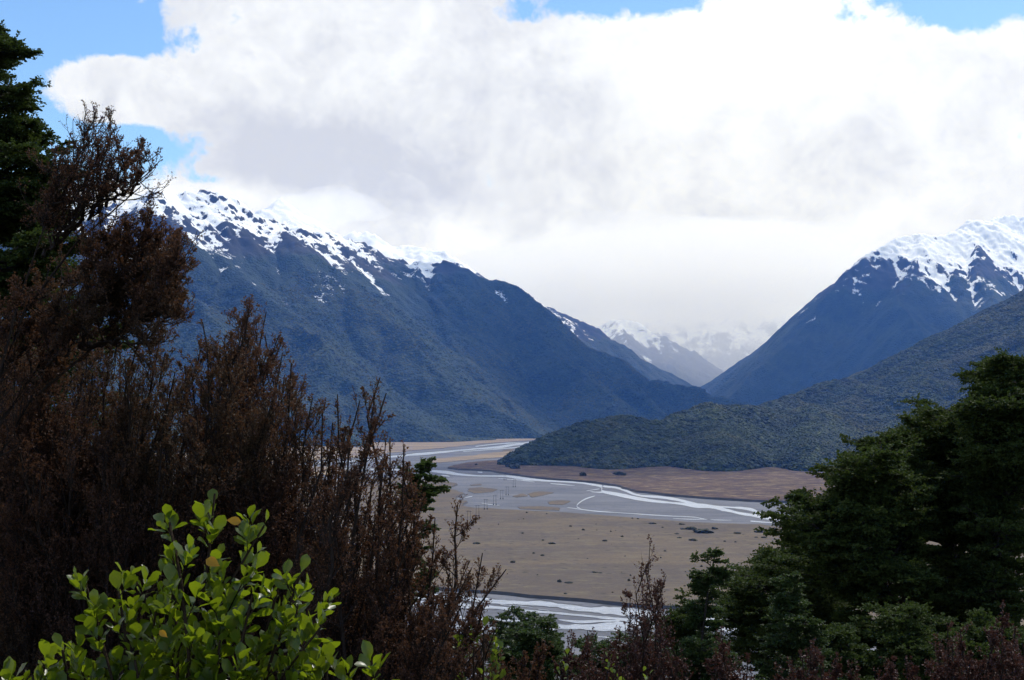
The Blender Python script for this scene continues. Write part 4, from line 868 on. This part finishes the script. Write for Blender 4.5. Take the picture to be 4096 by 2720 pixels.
# --- reddish shrubs along the bottom
GR = 'reddish brown shrubs along the bottom'
tea_shrub('thin open twiggy shrub standing alone against the brown flat', base_at(2560, 8), [(2600, 2165), (2590, 2240), (2570, 2330), (2640, 2320), (2665, 2290), (2520, 2350), (2550, 2450), (2620, 2420), (2500, 2480), (2640, 2480), (2580, 2520)], 8, 90, mat=m_red, dens=0.6, extra=1.0, stray=40, low=300, l1=0.3, open_=0.6, group=GR, leaf=0.011, thick=0.02)
tea_shrub('reddish shrub with two dark knobbly tops beside the near river', base_at(2330, 8.5), [(2270, 2530), (2290, 2560), (2350, 2510), (2350, 2570), (2480, 2500), (2460, 2560), (2420, 2600), (2240, 2640)], 8.5, 91, mat=m_red, dens=0.9, extra=1.8, stray=70, low=300, l1=0.35, group=GR, leaf=0.011)
tea_shrub('reddish shrub at the bottom between the thin twiggy shrub and the young pale beech', base_at(2620, 8), [(2560, 2620), (2620, 2600), (2680, 2640), (2500, 2660), (2740, 2680), (2660, 2580)], 8, 92, mat=m_red, dens=1.0, extra=2, stray=80, low=250, l1=0.4, group=GR, leaf=0.011)
tea_shrub('reddish spire-topped shrub in front of the rounded beech', base_at(2900, 7.5), [(2885, 2500), (2910, 2560), (2860, 2600), (2940, 2640), (2990, 2620), (3010, 2680)], 7.5, 93, mat=m_red, dens=0.9, extra=1.6, stray=50, low=250, l1=0.35, group=GR, leaf=0.011)
tea_shrub('reddish shrub in the middle of the bottom right row', base_at(3300, 7.5), [(3240, 2555), (3210, 2620), (3150, 2650), (3280, 2640), (3340, 2620), (3400, 2660), (3100, 2680)], 7.5, 94, mat=m_red, dens=1.0, extra=1.8, stray=70, low=250, l1=0.4, group=GR, leaf=0.011)
tea_shrub('reddish shrub with leafy spires in front of the dark trunks', base_at(3780, 7.5), [(3790, 2480), (3760, 2560), (3840, 2500), (3860, 2560), (3810, 2560), (3720, 2640), (3880, 2640), (3560, 2640), (3620, 2620), (3500, 2680)], 7.5, 95, mat=m_red, dens=1.0, extra=1.8, stray=60, low=250, l1=0.35, group=GR, leaf=0.011)
tea_shrub('reddish shrub in the bottom right corner', base_at(4050, 7), [(4010, 2410), (4000, 2500), (4060, 2500), (3960, 2560), (4090, 2560), (4030, 2600), (3930, 2640), (4110, 2640)], 7, 96, mat=m_red, dens=1.0, extra=1.8, stray=60, low=250, l1=0.38, group=GR, leaf=0.011)
tea_shrub('brown twiggy shrub with orange-brown leaves at the bottom below the beech bush', base_at(2000, 7), [(1930, 2580), (1880, 2620), (2000, 2640), (2060, 2620), (2120, 2640), (2180, 2600), (1960, 2680), (2080, 2690)], 7, 97, mat=m_brown, dens=1.0, extra=1.8, stray=80, low=250, l1=0.4, group=GR, leaf=0.011)
print('trees', _t.time() - t0_)

# --- broadleaf bushes
def broadleaf(label, name, base, stems, Y, seed, mat, leaf, n1=5, l1=0.22, nleaf=9, r0=0.011, yellow=(), group=None, dj=0.12, t0s=0.6):
    r = np.random.default_rng(seed); k = Y / 3.3; P0 = []
    for st in stems:
        q = r.uniform(-dj, dj); P0.append(resample([base + r.normal(0, 0.04, 3)] + [pix(x, y, Y + q + 0.03 * i) for i, (x, y) in enumerate(st)], 18))
    P0 = np.stack(P0); R0 = r0 * np.linspace(1, 0.2, 18)[None] ** 0.8 * r.uniform(0.8, 1.2, (len(P0), 1))
    P1, R1 = spawn(r, P0, R0, n1 * 2, t0s, 0.99, (28, 55), l1 * k, 0.45, 6, up=0.13, wob=0.06, rs=0.45, rmin=0.0016)
    P1 = np.concatenate([P1, P0[:, -6:]]); R1 = np.concatenate([R1, R0[:, -6:]])
    N = len(P1); idx = np.repeat(np.arange(N), nleaf); t = np.tile(np.linspace(0.2, 1.0, nleaf), N) + r.normal(0, 0.03, N * nleaf)
    b, T, _ = sample(P1, idx, np.clip(t, 0, 1)); ph = np.tile(np.arange(nleaf) * 2.4, N) + r.uniform(0, 6.28, N)[idx]
    ref = nrm(np.cross(T, np.array([0.3, 1, 0.1]))); ref2 = np.cross(T, ref); side = ref * np.cos(ph)[:, None] + ref2 * np.sin(ph)[:, None]
    spread = np.radians(np.where(t > 0.93, r.uniform(5, 35, len(t)), r.uniform(30, 65, len(t))))[:, None]
    d = nrm(T * np.cos(spread) + side * np.sin(spread) + np.array([0, 0, 0.25])); nn = nrm(T * 0.9 - side * 0.5 + r.normal(0, 0.35, T.shape))
    pos = b + d * 0.008 * k; size = leaf * r.uniform(0.5, 1.25, len(t))
    o = root(name, base, label, 'bush', group)
    part('stems', join([tubes(P0, R0, 7), tubes(P1, R1, 5)]), m_stem, o, True)
    V, F = broad_leaves(r, pos, d, nn, size); part('foliage', (V, F), mat, o, True)
    for x, y, sc in yellow:
        p = pix(x, y, Y - 0.22); dd = nrm(r.normal(0, 1, 3) * (1, 0.3, 0.6)); V, F = broad_leaves(r, p[None], dd[None], nrm(np.array([[0.1, -1, 0.3]])), np.array([leaf * sc]))
        lf = part('yellow_leaf', (V, F), m_yell, o, True); lf['label'] = 'single orange-yellow dying leaf'
    return N * nleaf
nb = broadleaf('glossy green broadleaf bush in the lower left foreground', 'broadleaf_bush', base_at(850, 3.3), [
    [(711, 2662), (806, 2455), (853, 2301), (877, 2206), (877, 2105), (859, 1975)], [(760, 2560), (790, 2420), (752, 2324), (705, 2218), (681, 2146), (678, 2090)],
    [(800, 2480), (853, 2324), (948, 2253), (1013, 2200), (1058, 2100)], [(820, 2420), (880, 2330), (960, 2330), (990, 2290)], [(500, 2720), (420, 2650), (373, 2473), (355, 2384), (340, 2325)],
    [(560, 2720), (503, 2627), (480, 2480), (450, 2400), (470, 2340)], [(580, 2700), (592, 2502), (628, 2384), (640, 2300)], [(600, 2700), (640, 2540), (560, 2440), (540, 2370)], [(900, 2720), (1019, 2639), (1144, 2550), (1227, 2479), (1300, 2390)],
    [(950, 2700), (1080, 2600), (1130, 2480), (1110, 2360)], [(980, 2690), (1150, 2560), (1190, 2400), (1200, 2300)], [(900, 2700), (960, 2600), (1010, 2480), (1010, 2380)], [(1000, 2720), (1180, 2620), (1290, 2500)], [(700, 2720), (740, 2580), (720, 2450), (700, 2370)],
    [(620, 2720), (680, 2600), (820, 2560), (900, 2450)], [(300, 2800), (260, 2700), (250, 2600)], [(350, 2800), (330, 2680), (300, 2610)], [(150, 2850), (130, 2760), (130, 2700)], [(450, 2800), (400, 2720), (330, 2690)], [(1250, 2850), (1240, 2720), (1230, 2640)],
    [(1300, 2850), (1290, 2740), (1310, 2660)], [(1450, 2850), (1400, 2760), (1370, 2690)], [(1500, 2850), (1500, 2770), (1510, 2690)], [(850, 2800), (860, 2650), (880, 2560)], [(600, 2850), (560, 2720), (540, 2640)], [(750, 2850), (780, 2720), (770, 2640)], [(950, 2850), (1000, 2740), (1080, 2690)],
    [(80, 2850), (60, 2790), (40, 2730)], [(240, 2850), (200, 2760), (210, 2700)], [(1060, 2850), (1120, 2760), (1150, 2700)]],
    3.3, 101, m_broad, 0.044, n1=8, l1=0.12, nleaf=10, t0s=0.68, yellow=[(905, 2080, 0.75), (880, 2265, 0.9), (670, 2550, 0.55)])
broadleaf('yellow-green leafy bush rising beside the brown shrub at the bottom', 'broadleaf_bush', base_at(1900, 5.2), [[(1930, 2700), (1940, 2600), (1935, 2520)], [(1900, 2700), (1910, 2610), (1890, 2560)], [(1960, 2700), (1970, 2600), (1985, 2530)], [(1850, 2720), (1850, 2650), (1840, 2610)], [(2000, 2760), (2000, 2700), (1995, 2640)], [(1940, 2800), (1960, 2720), (1930, 2660)]],
          5.2, 102, m_lime, 0.034, n1=5, l1=0.10, nleaf=8, group='small yellow-green bushes at the bottom')
broadleaf('low yellow-green leafy bush at the bottom among the reddish shrubs', 'broadleaf_bush', base_at(2450, 6), [[(2440, 2760), (2450, 2700), (2470, 2650)], [(2500, 2780), (2500, 2720), (2490, 2690)], [(2400, 2780), (2420, 2720), (2430, 2680)], [(2220, 2800), (2220, 2740), (2230, 2700)], [(2530, 2800), (2560, 2740), (2570, 2690)]],
          6, 103, m_lime, 0.03, n1=5, l1=0.11, nleaf=8, group='small yellow-green bushes at the bottom')
print('leaves', nb, _t.time() - t0_)

# ------------------------------------------------------------------ scrub bushes and power poles out on the flats
m_scrub, tsb = material('dark_scrub'); psb = tsb.node('ShaderNodeNewGeometry').outputs['Position']
tsb.l.new(tsb.mix(tsb.noise(psb, 0.8, 4, 0.7), (0.022, 0.028, 0.018), (0.055, 0.055, 0.035)), tsb.b.inputs['Base Color'])
VS, FS = ico(3)
def scrub_mesh(seed):
    r = 1 + 0.7 * fbm(VS[:, 0] * 2.2 + seed * 5, VS[:, 1] * 2.2 + VS[:, 2], 3, seed, 0.7) + 0.14 * np.random.default_rng(seed).standard_normal(len(VS))
    V = VS * r[:, None]; V[:, 2] = np.maximum(V[:, 2] * 0.9 + 0.5, -0.05); me = bpy.data.meshes.new('scrub_bush'); me.from_pydata([tuple(v) for v in V], [], [tuple(f) for f in FS]); me.materials.append(m_scrub); return me
SM = [scrub_mesh(300 + k) for k in range(5)]
def scrub(px, py, wpx, asp, label, h=1.6, group='dark scrub bushes on the brown flat', k=0):
    g = gpix(px, py, h); o = bpy.data.objects.new('scrub_bush', SM[k % 5]); COL.objects.link(o); w = wpx / FPX * g[1] / 2
    o.location = (g[0], g[1], h - 0.05); o.scale = (w, w * 1.3, w * asp); o.rotation_euler = (0, 0, 0.4 * math.sin(px)); tag(o, label, 'bush', group); return o
named = [(2107, 2051, 7, .8), (2187, 2056, 5, .8), (2282, 2106, 9, .7), (2333, 2121, 11, .7), (2090, 2134, 8, .8), (2172, 2162, 9, .7), (2420, 2165, 14, .6), (2208, 2175, 24, .35), (2443, 2127, 7, .8), (2488, 2147, 9, .8), (2530, 2074, 7, .7), (2552, 2076, 7, .7),
         (2610, 2095, 24, .3), (2725, 2098, 24, .3), (2650, 2110, 8, .6), (2732, 2117, 18, .4), (2765, 2118, 32, .45), (2815, 2130, 66, .28), (2857, 2116, 26, .4), (2707, 2136, 14, .4), (2772, 2162, 26, .4), (2950, 2134, 22, .35), (3035, 2129, 30, .35), (3105, 2128, 26, .3),
         (3082, 2141, 16, .6), (3056, 2151, 18, .4), (3025, 2150, 10, .5), (2899, 2166, 8, .7), (2942, 2169, 8, .6), (2717, 2152, 14, .4), (2238, 2328, 14, 1.0), (2275, 2332, 24, .3), (2516, 2323, 9, 1.2), (2522, 2303, 6, 1.2), (2805, 2267, 8, 1.1), (2905, 2241, 10, .6), (2738, 2345, 7, .9), (2742, 2288, 5, .8), (2643, 2232, 7, .9),
         (1905, 2175, 22, .4), (2135, 2214, 9, .8), (2170, 2223, 11, .7), (2052, 2250, 18, .5), (2378, 2290, 22, .25), (2400, 2292, 14, .3), (2262, 2375, 12, .5), (2450, 2370, 6, .8), (2660, 2205, 9, .6), (2600, 2260, 5, .8), (2500, 2225, 5, .8), (2350, 2235, 5, .8), (2150, 2300, 5, .8)]
for i, (x, y, w, a) in enumerate(named):
    near = 'by the far gravel' if y < 2110 else ('amid the flat' if y < 2240 else 'towards the near river')
    side = 'left part' if x < 2300 else ('centre' if x < 2650 else 'right part')
    shape = 'long low spreading' if a < 0.35 and w > 20 else ('wide low' if a < 0.5 else ('upright' if a >= 1 else ('round' if w > 8 else 'tiny')))
    scrub(x, y, w, a, f'{shape} scrub bush {near}, {side} of the brown flat', k=i)
rr = random.Random(5)
for i in range(38):
    x = rr.uniform(1900, 3100); y = 2070 + 330 * rr.random() ** 1.3
    if y < 2062 + (x - 2000) * 0.07: continue
    if (x, y) and y > 2370 and x > 2200: continue
    scrub(x, y, rr.uniform(2.5, 5), rr.uniform(.5, 1), 'tiny dark tussock clump dotted on the broad brown flat', group='tiny clumps dotted over the brown flat', k=i)
for x, y, w, a, lb in ((2035, 1868, 26, .8, 'round dark bush just left of the toe of the forested hill'), (2058, 1874, 34, .75, 'larger dark bush touching the toe of the forested hill'), (2332, 1903, 22, .9, 'lone round dark bush on the tussock flat under the hill'), (2478, 1900, 48, .35, 'wide dark bush at the edge of the tussock flat by the forest foot'),
                       (1905, 1860, 10, .8, 'small bush alone on the point of the tussock flat')):
    scrub(x, y, w, a, lb, h=2.4, group='bushes at the foot of the forested hill', k=int(w))
m_pole, tp_ = material('weathered_pole'); tp_.b.inputs['Base Color'].default_value = (0.07, 0.065, 0.06, 1)
m_conc, tcn = material('concrete_pier'); tcn.b.inputs['Base Color'].default_value = (0.09, 0.09, 0.09, 1)
proto = None
for x, y, hh in ((1876, 2098, 9), (1910, 2073, 9), (1943, 2045, 10), (1979, 2020, 11), (2007, 1997, 11), (2029, 1981, 11), (2057, 1949, 12), (2020, 1921, 12)):
    g = gpix(x, y, 0); z = 1.6 if y > 2040 else 0.0
    if proto is None:
        o = bpy.data.objects.new('power_pole', None); COL.objects.link(o); parts = []
        for sx_ in (-1.3, 1.3):
            parts.append(mesh_obj('pole', *tubes(np.array([[[sx_, 0, 0.9], [sx_ * 0.9, 0, 5], [sx_ * 0.8, 0, 9.5]]]), np.array([[0.14, 0.12, 0.09]]), 8), m_pole, o, True))
            parts.append(box('footing', sx_ - 0.45, sx_ + 0.45, -0.45, 0.45, -0.3, 1.3, m_conc)); parts[-1].parent = o
        parts.append(box('crossarm', -2.2, 2.2, -0.1, 0.1, 8.8, 9.05, m_pole)); parts[-1].parent = o; proto = (o, parts)
    else:
        o = proto[0].copy(); COL.objects.link(o)
        for p_ in proto[1]: c = p_.copy(); COL.objects.link(c); c.parent = o
    o.location = (g[0], g[1], z)
    k = ((1876, 'first'), (1910, 'second'), (1943, 'third'), (1979, 'fourth'), (2007, 'fifth'), (2029, 'sixth'), (2057, 'seventh'), (2020, 'last'))
    tag(o, f'{dict(k)[x]} two-legged power pole of the line, counted from the brown flat', 'power pole', 'power poles crossing the river bed')

# clouds drifting between the sun and the valley, above and to the right of the view: they put the viewpoint and the low hill in shade
def cloud_over(x, y, z, h, r, dens, seed, label):
    k = (h - z) / sv.z; c = np.array([x + sv.x * k, y + sv.y * k, h]); V, F = ico(4)
    q = 1 + 0.5 * fbm(V[:, 0] * 1.6 + seed, V[:, 1] * 1.6 + V[:, 2], 3, seed); V = V * q[:, None] * (r, r, r * 0.45) + c
    m = bpy.data.materials.new('cloud'); m.use_nodes = True; t = NT(m.node_tree); t.n.clear(); o_ = t.node('ShaderNodeOutputMaterial'); p = t.node('ShaderNodeVolumePrincipled')
    p.inputs['Color'].default_value = (0.98, 0.99, 1, 1); p.inputs['Density'].default_value = dens; p.inputs['Anisotropy'].default_value = 0.4; p.inputs['Absorption Color'].default_value = (1, 1, 1, 1)
    t.l.new(p.outputs[0], o_.inputs['Volume']); return tag(mesh_obj('cloud', V, F, m, smooth=True), label, 'cloud', kind='stuff')
cloud_over(0, 10, 88, 1900, 170, 1.6e-3, 11, 'small cloud between the sun and the viewpoint')
cloud_over(150, 2180, 60, 2000, 330, 3e-3, 12, 'cloud shading the toe of the forested hill')
cloud_over(450, 5950, 450, 3700, 760, 2.6e-3, 13, 'cloud shading the face of the rounded middle mountain')
cloud_over(1650, 6650, 250, 3700, 740, 2.4e-3, 14, 'cloud shading the flank of the right-hand mountain')
cloud_over(1150, 3150, 180, 2300, 190, 4e-3, 15, 'cloud shading a band across the forested hills')
cloud_over(-180, 6250, 600, 3700, 420, 3.2e-3, 16, 'cloud shading the gully side of the rounded middle mountain')
